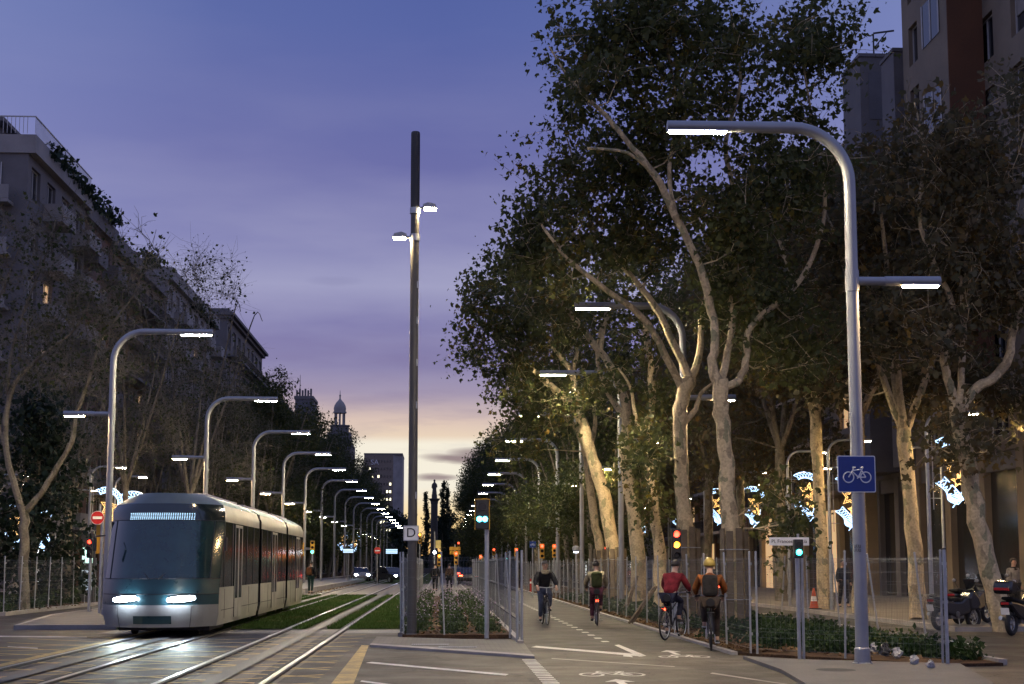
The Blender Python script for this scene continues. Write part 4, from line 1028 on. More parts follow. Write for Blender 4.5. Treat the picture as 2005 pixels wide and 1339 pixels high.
# flower bed and ground cover: too many to count
def tufts(name, pts, h, rad, per, size, m, tmpl=LQ):
    P = []
    for x, y, z, sc in pts:
        q = nrng.normal(size=(per, 3)); q /= np.linalg.norm(q, axis=1)[:, None]; q *= (nrng.uniform(0, 1, per) ** .5)[:, None]
        q[:, 2] = np.abs(q[:, 2]); P.append(np.array([x, y, z]) + q * np.array([rad * sc, rad * sc, h * sc]))
    return bld(name, np_mesh(name, leaves(np.concatenate(P), size, tmpl), len(tmpl), m))
fl_m = leafmat('bed_leaf', [(0, (.03, .05, .015)), (.6, (.05, .085, .025)), (1, (.09, .11, .04))])
bl_m = leafmat('bed_blossom', [(0, (.30, .2, .34)), (.5, (.45, .36, .48)), (1, (.6, .55, .58))], .3)
pts = []
for xr in (-.58, .32, 1.15):
    y = 33.2
    while y < 72:
        if not (xr > .8 and y < 31.5): pts.append((xr + rng.uniform(-.16, .16), y, .09, rng.uniform(.7, 1.25)))
        y += rng.uniform(.22, .5) * (1 if y < 50 else 1.6)
tag(tufts('flowering_plants', pts, .42, .25, 75, .075, fl_m), 'low green rows of flowering plants in the bed behind the tall mast', 'plants', kind='stuff')
P = []
for x, y, z, sc in pts:
    k = 6; P.append(np.column_stack([nrng.normal(x, .2, k), nrng.normal(y, .2, k), z + sc * nrng.uniform(.3, .72, k)]))
tag(bld('blossoms', np_mesh('blossoms', leaves(np.concatenate(P), .036, LQ), 4, bl_m)), 'pale lilac blossoms over the rows of the bed', 'blossoms', kind='stuff')
pts = []
while len(pts) < 620:
    x, y = rng.uniform(5.9, 9.1), 24.0 + 46 * rng.random() ** 1.6
    if y < 26.9 - (x - 5.9) * 1.0 + .4: continue
    if x < 6.7 and y < 34 and rng.random() < .75: continue
    if rng.random() < .25 + .5 * math.sin(x * 3 + y * .9) ** 2: pts.append((x, y, .05, rng.uniform(.6, 1.3)))
gc_m = leafmat('ground_cover_leaf', [(0, (.018, .04, .012)), (.6, (.03, .06, .018)), (.9, (.06, .09, .02)), (1, (.12, .1, .03))])
tag(tufts('ground_cover', pts, .34, .32, 95, .085, gc_m), 'dark green ivy like ground cover round the foot of the cycle sign lamp', 'ground cover', kind='stuff')
pts = [(rng.uniform(-20.8, -14.6), 48.3 + 50 * rng.random() ** 1.5, .1, rng.uniform(.6, 1.4)) for _ in range(260)]
tag(tufts('left_ground_cover', pts, .4, .38, 60, .12, gc_m), 'dark ground cover behind the fence left of the tram', 'ground cover', kind='stuff')

# timber stakes and guards of the trees
def guard(label, X, Y, r, h):
    t = thing('trunk_guard', label, 'tree guard', (X, Y, .05), 0, 'timber guards round tree trunks')
    for k in range(9):
        a = math.tau * k / 9; mb = MB(); mb.box((r * math.cos(a), r * math.sin(a), h * (.5 + .02 * math.sin(k * 3))), (.025, r * .5, h), a); mb.build('board', M['wood'], t)
    mb = MB(); mb.torus((0, 0, h * .3), r + .02, .012); mb.torus((0, 0, h * .8), r + .02, .012); mb.build('strap', M['galv'], t)
guard('timber board guard round the pale knobbly trunk', bA.x, YA, .31, 2.6)
guard('timber board guard round the stout three limbed trunk', bB.x, YB, .34, 2.5)
guard('timber board guard round the dark leaning trunk', bC.x - .1, YC, .4, 2.3)
guard('timber board guard round the pale yellow leaning trunk', bD.x - .06, YD, .37, 2.3)
def stake(label, a, b):
    t = thing('timber_prop', label, 'timber prop', tuple(a), 0, 'timber props leaning on the trees')
    d = Vector(b) - Vector(a); mb = MB(); mb.beam((0, 0, 0), d, .07, .05); mb.build('plank', M['wood'], t)
    mb = MB(); mb.beam((.1, .05, 0), d + Vector((.05, 0, 0)), .06, .045); mb.build('plank', M['wood'], t)
for lab, a, b, Y in (('timber prop leaning up against the knobbly trunk beside the red rider', (1290, 1226), (1340, 1134), 37.2), ('timber prop left of the red rider, leaning right', (1232, 1222), (1282, 1148), 40), ('timber prop leaning over the strip behind the second cyclist', (1218, 1190), (1246, 1128), 47), ('timber prop beside the orange rider, leaning right', (1402, 1218), (1418, 1140), 34.5)):
    p = AT(a[0], a[1], Y); p.z = .05; stake(lab, p, AT(b[0], b[1], Y + .8))

# ============================================================ BUILDINGS
glass_d = mat('window_glass', (.02, .022, .028), .12, var=.2, spec=.8)
frame_w = mat('window_frame', (.42, .42, .43), .5, var=.1)
shut = mat('roller_shutter', (.24, .22, .2), .7, var=.2)
lit_w = glow('lit_window', (1.0, .58, .24), .6)
lit_c = glow('lit_shop', (.85, .95, 1.0), 1.1)
def wallm(n, c): return mat(n, c, .8, var=.22, scale=.5, fine=.08, fscale=20)
WM = dict(white=wallm('white_render', (.26, .25, .255)), grey=wallm('grey_render', (.13, .125, .135)), brown=wallm('brown_brick', (.17, .10, .075)), tan=wallm('sandstone', (.33, .26, .17)), ochre=wallm('ochre_render', (.19, .135, .075)), stone=wallm('dim_stone', (.19, .155, .115)), rust=wallm('rust_cladding', (.115, .05, .024)), dark=wallm('dark_grey_render', (.12, .12, .14)), slate=wallm('slate_roof', (.05, .06, .1)))
def building(label, side, xf, y0, y1, H, floors, bays, wall, trim='white', balc='slab', ground=4.2, lit=.03, dep=14.0, name='apartment_building', group=None, seed=0, top='parapet', winw=.55, end=False):
    q = random.Random(seed * 17 + 3)
    t = thing(name, label, 'building', (xf, y0, 0), 0, group)
    def bx(mb, a0, a1, o0, o1, z0, z1):   # along, out (towards the avenue positive), up
        xa, xb = sorted((side * o0, side * o1)); mb.bbox(xa, xb, a0, a1, z0, z1)
    Ln = y1 - y0; fh = (H - ground) / floors; bw = Ln / bays
    w = MB(); bx(w, 0, Ln, -dep, -.36, 0, H)
    ww = bw * winw; wh = fh * .62; sill = fh * .2
    for f in range(floors):
        z = ground + f * fh
        bx(w, 0, Ln, -.36, 0, z, z + sill); bx(w, 0, Ln, -.36, 0, z + sill + wh, z + fh)
        for b in range(bays + 1):
            a0 = max(0, b * bw - (bw - ww) / 2); a1 = min(Ln, b * bw + (bw - ww) / 2); bx(w, a0, a1, -.36, 0, z + sill, z + sill + wh)
    for b in range(bays + 1): bx(w, max(0, b * bw - .35), min(Ln, b * bw + .35), -.36, 0, 0, ground)
    w.build('wall', WM[wall], t)
    pm = MB(); bx(pm, -ww / 2, ww / 2, -.30, -.26, 0, wh); pane = pm.mesh('window', glass_d)
    plit = pane.copy(); plit.materials.clear(); plit.materials.append(lit_w)
    fm = MB()
    for a0, a1, z0, z1 in ((-ww / 2, ww / 2, 0, .07), (-ww / 2, ww / 2, wh - .07, wh), (-ww / 2, -ww / 2 + .07, .07, wh - .07), (ww / 2 - .07, ww / 2, .07, wh - .07), (-.035, .035, .07, wh - .07)): bx(fm, a0, a1, -.255, -.2, z0, z1)
    frm = fm.mesh('frame', frame_w)
    sm = MB(); bx(sm, -ww / 2 + .08, ww / 2 - .08, -.253, -.215, wh * .45, wh - .08); shm = sm.mesh('shutter', shut)
    for f in range(floors):
        for b in range(bays):
            o = bld('window', plit if q.random() < lit else pane, t, (0, (b + .5) * bw, ground + f * fh + sill)); bld('frame', frm, o)
            if q.random() < .35: bld('shutter', shm, o)
    for b in range(bays):
        s = MB(); bx(s, b * bw + .36, (b + 1) * bw - .36, -.34, -.28, .1, ground - .75); r_ = q.random()
        so = s.build('shopfront', lit_c if r_ < .14 else (lit_w if r_ < .24 else (shut if r_ < .5 else glass_d)), t)
        s = MB(); bx(s, b * bw + .36, (b + 1) * bw - .36, -.3, -.1, ground - .74, ground - .02); s.build('fascia', WM[trim], so)
    if balc:
        k0 = 0 if bays % 2 == 0 else 1
        for f in range(floors):
            z = ground + f * fh
            for b in range(bays):
                if balc == 'slab' and (b + k0) % 2 == 0: continue
                a0, a1 = b * bw + .1, (b + 1) * bw - .1
                s = MB(); bx(s, a0, a1, .002, 1.25, z - .12, z + .1); o = s.build('balcony', WM[trim], t)
                s = MB()
                if balc == 'slab':
                    bx(s, a0, a1, 1.16, 1.25, z + .102, z + 1.05); bx(s, a0, a0 + .08, .002, 1.158, z + .102, z + 1.05); bx(s, a1 - .08, a1, .002, 1.158, z + .102, z + 1.05)
                    s.build('parapet', WM[trim], o)
                else:
                    n_ = int((a1 - a0) / .14)
                    for i in range(n_ + 1): bx(s, a0 + (a1 - a0) * i / n_ - .01, a0 + (a1 - a0) * i / n_ + .01, 1.2, 1.22, z + .102, z + 1.02)
                    bx(s, a0, a1, 1.18, 1.24, z + 1.022, z + 1.07)
                    s.build('railing', M['black'], o)
    s = MB()
    if top == 'parapet':
        bx(s, -.15, Ln + .15, -dep, .5, H, H + .3); bx(s, -.1, Ln + .1, .3, .45, H + .302, H + 1.2); bx(s, -.1, .05, -dep, .298, H + .302, H + 1.2)
    elif top == 'cornice':
        bx(s, -.2, Ln + .2, -dep, .45, H, H + .35); bx(s, -.45, Ln + .45, -dep - .2, .85, H + .352, H + .7); bx(s, -.1, Ln + .1, -dep, .2, H + .702, H + 1.2)
    elif top == 'pitched':
        x0, x1 = sorted((side * .5, side * -dep)); xm = side * -dep / 2
        s.add([(x0, -.3, H), (x1, -.3, H), (xm, 2.5, H + 4), (x0, Ln + .3, H), (x1, Ln + .3, H), (xm, Ln - 2.5, H + 4)], [(0, 1, 2), (4, 3, 5), (0, 2, 5, 3), (1, 4, 5, 2), (0, 3, 4, 1)])
    if end:                      # the end wall towards the camera has windows and shallow balconies too
        for f in range(floors):
            z = ground + f * fh
            for k in range(3):
                o0 = -1.6 - k * 4.2
                e = MB(); bx(e, -.06, -.004, o0 - 2.2, o0, z + sill, z + sill + wh); eo = e.build('window', lit_w if q.random() < .1 else glass_d, t)
                e = MB()
                for oo in (o0 - 2.2, o0 - 1.14, o0 - .08): bx(e, -.09, -.061, oo, oo + .08, z + sill, z + sill + wh)
                e.build('frame', frame_w, eo)
            e = MB(); bx(e, -1.2, -.003, -dep + .6, -.8, z - .1, z + .1); eo = e.build('balcony', WM[trim], t)
            e = MB(); bx(e, -1.2, -1.1, -dep + .6, -.8, z + .102, z + 1.0); e.build('parapet', WM[trim], eo)
    if top == 'flat': bx(s, -.05, Ln + .05, -dep, .05, H + .001, H + .5)
    rf = s.build('roof', WM['slate'] if top == 'pitched' else WM[trim], t)
    if top == 'parapet':
        s = MB(); bx(s, Ln * .25, Ln * .8, -dep + 1, -3.2, H + .302, H + 3.1); bx(s, Ln * .22, Ln * .83, -dep + .8, -2.6, H + 3.102, H + 3.35); s.build('penthouse', WM[wall], t)
        for a in (.35, .72):
            s = MB(); bx(s, Ln * a - .4, Ln * a + .4, -6, -5, H + 3.352, H + 4.6); bx(s, Ln * a - .5, Ln * a + .5, -6.1, -4.9, H + 4.602, H + 4.75); s.build('chimney', WM['brown'], rf)
    return t
gb, gbr = 'apartment blocks left of the avenue', 'apartment blocks right of the avenue'
building('white apartment block with roof terrace railing at the left edge', 1, -26, 88.5, 103, 27.4, 7, 4, 'grey', 'white', 'slab', lit=.04, group=gb, seed=1, end=True)
building('narrow red brick block with chimney beside the white terraced block', 1, -26.3, 103.3, 113, 27.0, 7, 3, 'brown', 'grey', 'slab', lit=.04, group=gb, seed=2)
building('ochre and grey block in the middle of the left housefronts', 1, -26.2, 113.3, 133, 26.6, 7, 6, 'ochre', 'grey', 'rail', lit=.03, group=gb, seed=3)
building('pale stepped block with planted roof edge on the left', 1, -25.8, 133.3, 162, 28.4, 7, 8, 'white', 'white', 'slab', lit=.02, group=gb, seed=4)
building('older grey house with a heavy roof cornice on the left', 1, -26, 172, 206, 31.5, 6, 8, 'grey', 'grey', 'rail', lit=.03, group=gb, seed=5, top='cornice')
building('far grey housefront on the left behind the trees', 1, -26, 208, 300, 27, 7, 16, 'grey', 'grey', 'rail', lit=.05, group=gb, seed=6, top='cornice')
building('tall block with rust brown side panels at the right edge', -1, 22.4, 38, 66, 31.0, 8, 7, 'stone', 'grey', None, lit=.03, group=gbr, seed=7, ground=6.2)
r2 = building('stepped grey concrete block with dark shutters at upper right', -1, 23.6, 66.3, 76, 24.4, 7, 3, 'grey', 'grey', None, lit=.03, group=gbr, seed=8, ground=6.2, top='flat')
for (xa, xb, ya, yb, zt_) in ((-1.55, -.003, .05, 2.0, 26.7), (-1.6, .6, 5.4, 8.6, 28.4)):
    mb = MB(); mb.bbox(xa, xb, ya, yb, 6.4, zt_); mb.bbox(xa - .06, xb + .06, ya - .06, yb + .06, zt_ + .001, zt_ + .18); bay = mb.build('bay', WM['grey'], r2)
    for k in range(5):
        mb = MB(); z = zt_ - 3.4 - k * 3.3; mb.bbox(xa + .45, xa + 1.15, ya - .03, ya - .002, z, z + 2.6); mb.build('shutter', WM['dark'], bay)
building('sandstone house with balconies behind the right pavement trees', -1, 22.6, 76.3, 104, 24, 6, 7, 'tan', 'tan', 'rail', lit=.04, group=gbr, seed=9, top='cornice', ground=5.6)
building('brick red house behind the trees right of the cycle lane', -1, 22.6, 104.3, 146, 24, 6, 10, 'brown', 'white', 'rail', lit=.06, group=gbr, seed=10, top='cornice')
building('white house with a steep slate roof glimpsed between the forked trunks', -1, 21.5, 148, 176, 22.5, 6, 7, 'white', 'white', 'rail', lit=.08, group=gbr, seed=11, top='pitched')
building('far housefront on the right behind the tree rows', -1, 22.6, 178, 300, 25, 6, 18, 'tan', 'tan', 'rail', lit=.06, group=gbr, seed=12, top='cornice')
# rust cladding on the flank of the right-hand block, with the frame on the roof
t = thing('roof_frame', 'thin dark steel gallows frame on the upper right roof', 'roof frame', (23.0, 72.4, 28.58))
mb = MB(); mb.beam((0, 0, 0), (0, 0, 1.35), .07, .07); mb.beam((0, 0, 1.39), (1.1, -.1, 1.52), .08, .08); mb.beam((.04, 0, .6), (.7, -.06, 1.42), .05, .05); mb.build('frame', M['black'], t)
t = thing('cladding_bay', 'projecting pale bay with a rust brown end panel on the upper right facade', 'bay window', (22.4, 48, 0))
mb = MB(); mb.bbox(-1.5, -.003, 8, 11.6, 9.5, 31.5); mb.build('wall', WM['stone'], t)
mb = MB(); mb.bbox(-1.5, -.003, 7.93, 7.998, 9.5, 31.5); mb.build('cladding', WM['rust'], t)
for zw in (12, 16, 20, 24, 27.6):
    mb = MB(); mb.bbox(-1.53, -1.501, 8.8, 10.9, zw, zw + 1.9); w_ = mb.build('window', glass_d, t)
    mb = MB()
    for yy in (8.8, 9.8, 10.8): mb.bbox(-1.56, -1.531, yy, yy + .1, zw, zw + 1.9)
    mb.build('frame', frame_w, w_)
# plants hanging over the roof edges
pts = [(-25.6 + rng.uniform(-.3, .3), y, 28.2, rng.uniform(.5, 1.5)) for y in [92 + 1.0 * k for k in range(20)] + [122 + 1.1 * k for k in range(5)]+ [145 + 1.2 * k for k in range(13)]]
tag(tufts('roof_plants', pts, .9, .7, 60, .3, LEAF_D), 'shrubs along the edges of the left roof terraces', 'roof plants', kind='stuff')
# roof railing
t = thing('roof_railing', 'white bar railing on the roof edge at far left', 'railing', (-25.6, 88.4, 28.6))
mb = MB()
for i in range(58): mb.bbox(-.015, .015, i * .25 - .015, i * .25 + .015, .05, 1.1)
[mb.bbox(-9 + i * .25, -8.97 + i * .25, -.075, -.045, .05, 1.1) for i in range(35)]; mb.build('bars', frame_w, t); mb = MB(); mb.bbox(-.04, .04, -.1, 14.5, 1.102, 1.17); mb.bbox(-9, -.041, -.1, -.02, 1.102, 1.17); mb.build('handrail', frame_w, t)

# far tower with lit windows
t = thing('office_tower', 'far slab tower with rows of dotted lit windows, left of the tall mast', 'tower', (0, 0, 0))
YT = 470; a = AT(722, 890, YT); b = AT(770, 890, YT); c = AT(788, 890, YT)
mb = MB(); mb.bbox(a.x - 1.5, b.x, YT, YT + 22, 0, a.z); mb.build('wall', mat('tower_front', (.20, .165, .14), .8), t)
mb = MB(); mb.add([(b.x + .01, YT, 0), (c.x, YT + 1, 0), (c.x, YT + 22, 0), (b.x + .01, YT + 22, 0), (b.x + .01, YT, a.z), (c.x, YT + 1, a.z), (c.x, YT + 22, a.z), (b.x + .01, YT + 22, a.z)], [(0, 1, 5, 4), (1, 2, 6, 5), (2, 3, 7, 6), (3, 0, 4, 7), (4, 5, 6, 7)]); mb.build('side_wall', WM['white'], t)
mb = MB(); mb.bbox(a.x - 1.6, c.x + .1, YT - .1, YT + 22.1, a.z + .01, a.z + .5); mb.build('roof', WM['grey'], t)
lw = glow('tower_window', (1, .93, .6), 3.0)
for f in range(11):
    for k in range(9):
        mb = MB(); x = a.x - .9 + k * (b.x - a.x + .9) / 9.2; z = a.z - 2.6 - f * 2.5; mb.bbox(x, x + .55, YT - .06, YT - .005, z, z + .8); mb.build('window', lw if rng.random() < (.7 if 3 < f < 10 and k > 4 else .12) else glass_d, t)
bld('lettering', text_mesh('SA', 2.4, mat('tower_letters', (.6, .6, .65), .5), .1), t, (a.x + 2.0, YT - .15, a.z - 2.6), FACE)
t.location = (0, 0, 0)
# domed turret house and crenellated roof on the left
t = thing('turret_house', 'ornate far house with an open domed turret above the left trees', 'building', (-26, 366, 0))
c = AT(663, 830, 366); tx = c.x + 26; zb = c.z
mb = MB(); mb.bbox(tx - 12, tx + 3.5, 0, 14, 0, zb - 5); mb.bbox(tx - 3, tx + 3, 1, 7, zb - 4.99, zb - 2); mb.lathe([(2.4, zb - 2), (2.4, zb - .4), (2.7, zb - .3), (2.7, zb)], 12, (tx, 4, 0)); mb.build('wall', WM['grey'], t)
mb = MB()
for k in range(8): a_ = math.tau * k / 8; mb.lathe([(.22, zb), (.17, zb + .2), (.17, zb + 3.0), (.24, zb + 3.2)], 8, (tx + 1.25 * math.cos(a_), 4 + 1.25 * math.sin(a_), 0))
mb.build('columns', WM['white'], t)
mb = MB(); mb.lathe([(1.75, zb + 3.2), (1.75, zb + 3.6), (1.5, zb + 3.62), (1.62, zb + 4.4), (1.45, zb + 5.2), (1.0, zb + 6.0), (.45, zb + 6.6), (.2, zb + 7.0), (.16, zb + 7.6), (.3, zb + 7.8), (.1, zb + 8.1), (.05, zb + 9.2)], 14, (tx, 4, 0)); mb.build('dome', WM['white'], t, True)
t = thing('crenellated_house', 'far house with a crenellated roof edge and mast above the left trees', 'building', (-26, 272, 0))
c0, c1 = AT(578, 775, 272), AT(612, 775, 272)
mb = MB(); mb.bbox(c0.x + 26, c1.x + 26, 0, 10, 0, c0.z); mb.build('wall', WM['dark'], t)
mb = MB()
for k in range(6): x = c0.x + 26 + (c1.x - c0.x) * (k + .3) / 6.2; mb.bbox(x, x + .32, -.1, .6, c0.z + .002, c0.z + 1.1 + .3 * (k % 2))
mb.bbox(c0.x + 25.8, c1.x + 26.2, -.2, 10, c0.z - .6, c0.z + .001); mb.build('battlement', WM['grey'], t)
mb = MB(); mb.tube([(c0.x + 26.8, 1, c0.z), (c0.x + 26.8, 1, c0.z + 4.2)], [.1, .04], 6); mb.build('mast', M['black'], t)

# ============================================================ MONUMENT
YM = 309; c = AT(850, 1060, YM); zt = AT(850, 938, YM).z; zc = AT(850, 968, YM).z; zn = AT(850, 976, YM).z
stone = mat('monument_stone', (.10, .09, .085), .8, var=.25)
t = thing('column_monument', 'tall stone column with a statue on top in front of the sunset', 'monument', (c.x, YM, 0))
mb = MB(); mb.lathe([(5, 0), (5, .5), (4.2, .5), (4.2, 1.0), (2.0, 1.0), (1.8, 3.4), (1.9, 3.6), (.95, 3.8), (.85, 5)], 20); mb.build('plinth', stone, t)
mb = MB(); mb.lathe([(.78, 5), (.74, (zn - 1.2)), (.8, zn - 1.1), (.85, zn - .6), (1.15, zn - .25), (1.25, zn - .2), (1.25, zn), (.6, zn + .02), (.6, zc)], 18); mb.build('column', stone, t)
mb = MB(); mb.lathe([(.5, zc), (.52, zc + .3), (.42, zc + 1.0), (.44, zc + 1.9), (.46, zc + 2.35), (.2, zc + 2.62), (.17, zc + 2.75)], 12); mb.ball((0, 0, zc + 2.98), .25, 10, (.9, 1, 1.15)); mb.lathe([(.28, zc + 3.08), (.12, zc + 3.16), (.02, zc + 3.2)], 10)
mb.tube([(.42, -.1, zc + 2.2), (.55, -.25, zc + 1.6), (.2, -.5, zc + 1.5)], [.15, .12, .09], 8); mb.tube([(-.42, -.1, zc + 2.2), (-.52, -.2, zc + 1.5), (-.35, -.42, zc + 1.2)], [.15, .12, .09], 8); mb.build('statue', stone, t, True)

# ============================================================ FESTIVE LIGHTS AND PAVEMENT LAMPS
def curve_pts(fn, n): return [fn(i / n) for i in range(n + 1)]
def orn_meshes():
    w = MB(); w.r = .016
    # upper crescent: two arcs with cross strings
    up_o = curve_pts(lambda t: (.32 - .62 * math.cos(R(200 - 150 * t)) - .25, 0, .42 + .55 * math.sin(R(200 - 150 * t))), 12)
    up_i = curve_pts(lambda t: (.32 - .44 * math.cos(R(195 - 140 * t)) - .22, 0, .36 + .40 * math.sin(R(195 - 140 * t))), 12)
    lo_o = curve_pts(lambda t: (-.1 + .5 * t + .12 * math.sin(t * 3.1), 0, -.12 - 1.0 * t + .38 * t * t), 12)
    lo_i = curve_pts(lambda t: (-.35 + .62 * t + .1 * math.sin(t * 6.2), 0, -.28 - .9 * t + .32 * t * t), 12)
    sw = curve_pts(lambda t: (.40 - .35 * t * t + .05, 0, -.1 - .85 * t), 10)
    for p in (up_o, up_i, lo_o, lo_i, sw): w.tube(p, .015, 5)
    for A, B in ((up_o, up_i), (lo_o, lo_i)):
        for i in range(12): w.tube([A[i], B[i + 1]], .009, 4); w.tube([B[i], A[i + 1]], .009, 4)
    g = MB()
    def star(cx_, cz_, r, ro):
        P = [(cx_ + (r if k % 2 == 0 else r * .45) * math.sin(ro + k * math.pi / 5), 0, cz_ + (r if k % 2 == 0 else r * .45) * math.cos(ro + k * math.pi / 5)) for k in range(10)]
        g.tube(P + [P[0]], .014, 5)
        Q = [(cx_ + (p[0] - cx_) * .62, 0, cz_ + (p[2] - cz_) * .62) for p in P]; g.tube(Q + [Q[0]], .011, 4)
    star(.2, .22, .36, .2); star(.28, -.22, .2, -.15)
    fr = MB(); fr.tube([(-.42, 0, 1.0), (-.42, 0, -1.0)], .012, 5)
    for z in (.7, -.7): fr.tube([(-.55, 0, z), (-.2, 0, z)], .012, 5)
    return w.mesh('light_swoosh', M['fest_white']), g.mesh('light_star', M['fest_gold']), fr.mesh('frame', M['galv'])
OW, OG, OF = orn_meshes()
mb = MB(); mb.tube([(0, 0, 0), (0, 0, 3), (0, 0, 5.4)] + [(.5 - .5 * math.cos(R(a)), 0, 5.4 + .5 * math.sin(R(a))) for a in range(15, 91, 15)] + [(1.5, 0, 5.9)], [.07, .06, .05] + [.045] * 6 + [.04], 12); PL_P = mb.mesh('post', M['galv'], True)
mb = MB(); mb.bbox(1.12, 1.5, -.06, .06, 5.83, 5.848); PL_D = mb.mesh('diffuser', M['lamp_warm'])
mb = MB(); mb.bbox(1.1, 1.55, -.08, .08, 5.849, 5.93); PL_H = mb.mesh('housing', M['grey_steel'])
def pav_lamp(X, Y, rz, label, group):
    t = thing('pavement_lamp', label, 'street lamp', (X, Y, .12), rz, group); bld('post', PL_P, t); h_ = bld('housing', PL_H, t); bld('diffuser', PL_D, h_); return t
def ornament(px_, py_, Y, h, flip, label, group):
    c = AT(px_, py_, Y); t = thing('festive_light', label, 'festive light', c, 0, group, h / 2.0); t.scale = (h / 2 * flip, h / 2, h / 2)
    bld('light_swoosh', OW, t); bld('light_star', OG, t); bld('frame', OF, t); return c
go, gp = 'festive star lights hung on lamp posts', 'slim lamps along the pavements'
fest = [(1856, 925, 39.8, 2.1, 1, 'largest festive star light, right of the cycle sign lamp among the pavement trees'), (1572, 975, 54, 2.05, 1, 'festive star light hanging above the street name board'), (1655, 985, 49, 2.0, 1, 'festive star light partly behind the cycle sign'),
        (1470, 993, 66, 2.0, 1, 'festive star light right of the stout three limbed trunk'), (1400, 993, 74, 2.0, 1, 'festive star light between the two pale trunks'), (1326, 1012, 92, 2.1, 1, 'festive star light above the red and amber signal'),
        (1072, 1052, 150, 3.0, 1, 'far cluster of festive lights above the cyclist'), (1187, 1055, 120, 2.4, 1, 'far festive light between the leaning trunks'), (1245, 1050, 108, 2.2, 1, 'far festive light right of the dark leaning trunk'), (1096, 1058, 165, 2.6, -1, 'far festive light just right of the cluster above the cyclist')]
for i, (x, y, Y, h, f, lab) in enumerate(fest):
    c = ornament(x, y, Y, h, f, lab, go)
    pav_lamp(c.x - .45 * h / 2 - .1, Y + .05, 0 if i != 1 else 0, f'slim lamp post carrying the {lab.split(",")[0]}' if i < 6 else 'far slim lamp post on the right pavement', gp)
for i, (x, y, Y, h, f, lab) in enumerate([(203, 1003, 64, 2.3, 1, 'left festive star light directly behind the no-entry sign'), (254, 1018, 71, 2.9, 1, 'left festive star light with a trailing tail beside the tram front'), (22, 1030, 78, 2.6, 1, 'festive light at the far left edge behind the forked tree'), (92, 1040, 84, 2.4, -1, 'festive light behind the fence between forked tree and evergreen'), (668, 1060, 190, 3.0, 1, 'far festive light over the left pavement beyond the platform'), (690, 1062, 205, 3.0, 1, 'far festive light over the left pavement near the shelter')]):
    c = ornament(x, y, Y, h, f, lab, go)
    pav_lamp(c.x - .45 * h / 2 - .1, Y + .05, 0, f'slim post carrying the {lab}' if i < 4 else 'far slim lamp post on the left pavement', gp)
for i, (X, Y) in enumerate(((19.0, 41), (18.6, 52), (18.6, 63), (18.6, 76), (-21.5, 58), (-21.5, 70), (-21.5, 84), (-21.5, 100))):
    pav_lamp(X, Y, math.pi if X > 0 else 0, ('slim pavement lamp before the sandstone front, %s from the right edge' % ('first', 'second', 'third', 'fourth')[i]) if i < 4 else ('slim pavement lamp before the left housefronts, %s from the left edge' % ('first', 'second', 'third', 'fourth')[i - 4]), gp)

# ============================================================ SMALL SIGNS AND STREET FURNITURE
Y = 33; c = AT(1545, 1060, Y)
t = thing('street_name_board', 'white street direction board with black lettering, half hidden by a trunk', 'sign', (c.x, Y, .05))
zb = c.z - .05; w = .47
mb = MB(); mb.tube([(.22, .04, 0), (.22, .04, zb + .18)], .03, 10); mb.build('post', M['galv'], t)
mb = MB(); mb.bbox(-w, w, -.012, .012, zb - .095, zb + .095); mb.build('panel', M['white_enamel'], t, bevel=.004)
bld('lettering', text_mesh('Pl. Francesc Macià', .115, M['ink']), t, (0, -.016, zb), FACE)
# blue cycle board far along the lane
Y = 74; c = AT(1043, 1066, Y)
t = thing('cycle_sign', 'small blue cycle board above the cyclist, far along the lane', 'sign', (c.x, Y, .05)); zb = c.z - .05
mb = MB(); mb.tube([(0, .05, 0), (0, .05, zb + .2)], .035, 8); mb.build('post', M['galv'], t)
mb = MB(); mb.bbox(-.16, .16, -.012, .012, zb - .16, zb + .16); mb.build('panel', M['blue_enamel'], t)
mb = MB()
for wx in (-.07, .07): mb.torus((wx, -.016, zb - .02), .045, .006, XZ, 14, 5)
for a, b in (((-.07, -.02), (-.02, .05)), ((-.02, .05), (.04, .05)), ((.0, -.02), (.04, .05)), ((.0, -.02), (.07, -.02)), ((-.02, .04), (0, -.02))): mb.bar((a[0], -.016, zb + a[1]), (b[0], -.016, zb + b[1]), .005)
mb.build('bicycle_symbol', M['white_enamel'], t)
# square lantern right of the cyclist
Y = 60; c = AT(1128, 1078, Y)
t = thing('round_lamp', 'small bright lamp on a short post right of the cyclist', 'lamp', (c.x, Y, .05))
mb = MB(); mb.tube([(0, 0, 0), (0, 0, c.z - .1)], .035, 8); mb.build('post', M['galv'], t)
mb = MB(); mb.lathe([(.1, c.z - .1), (.16, c.z - .02), (.16, c.z + .1), (.05, c.z + .16)], 12); mb.build('shade', M['grey_steel'], t)
mb = MB(); mb.lathe([(.09, c.z - .14), (.12, c.z - .101)], 12); mb.build('diffuser', glow('lantern', (.8, .9, 1), 6), t)
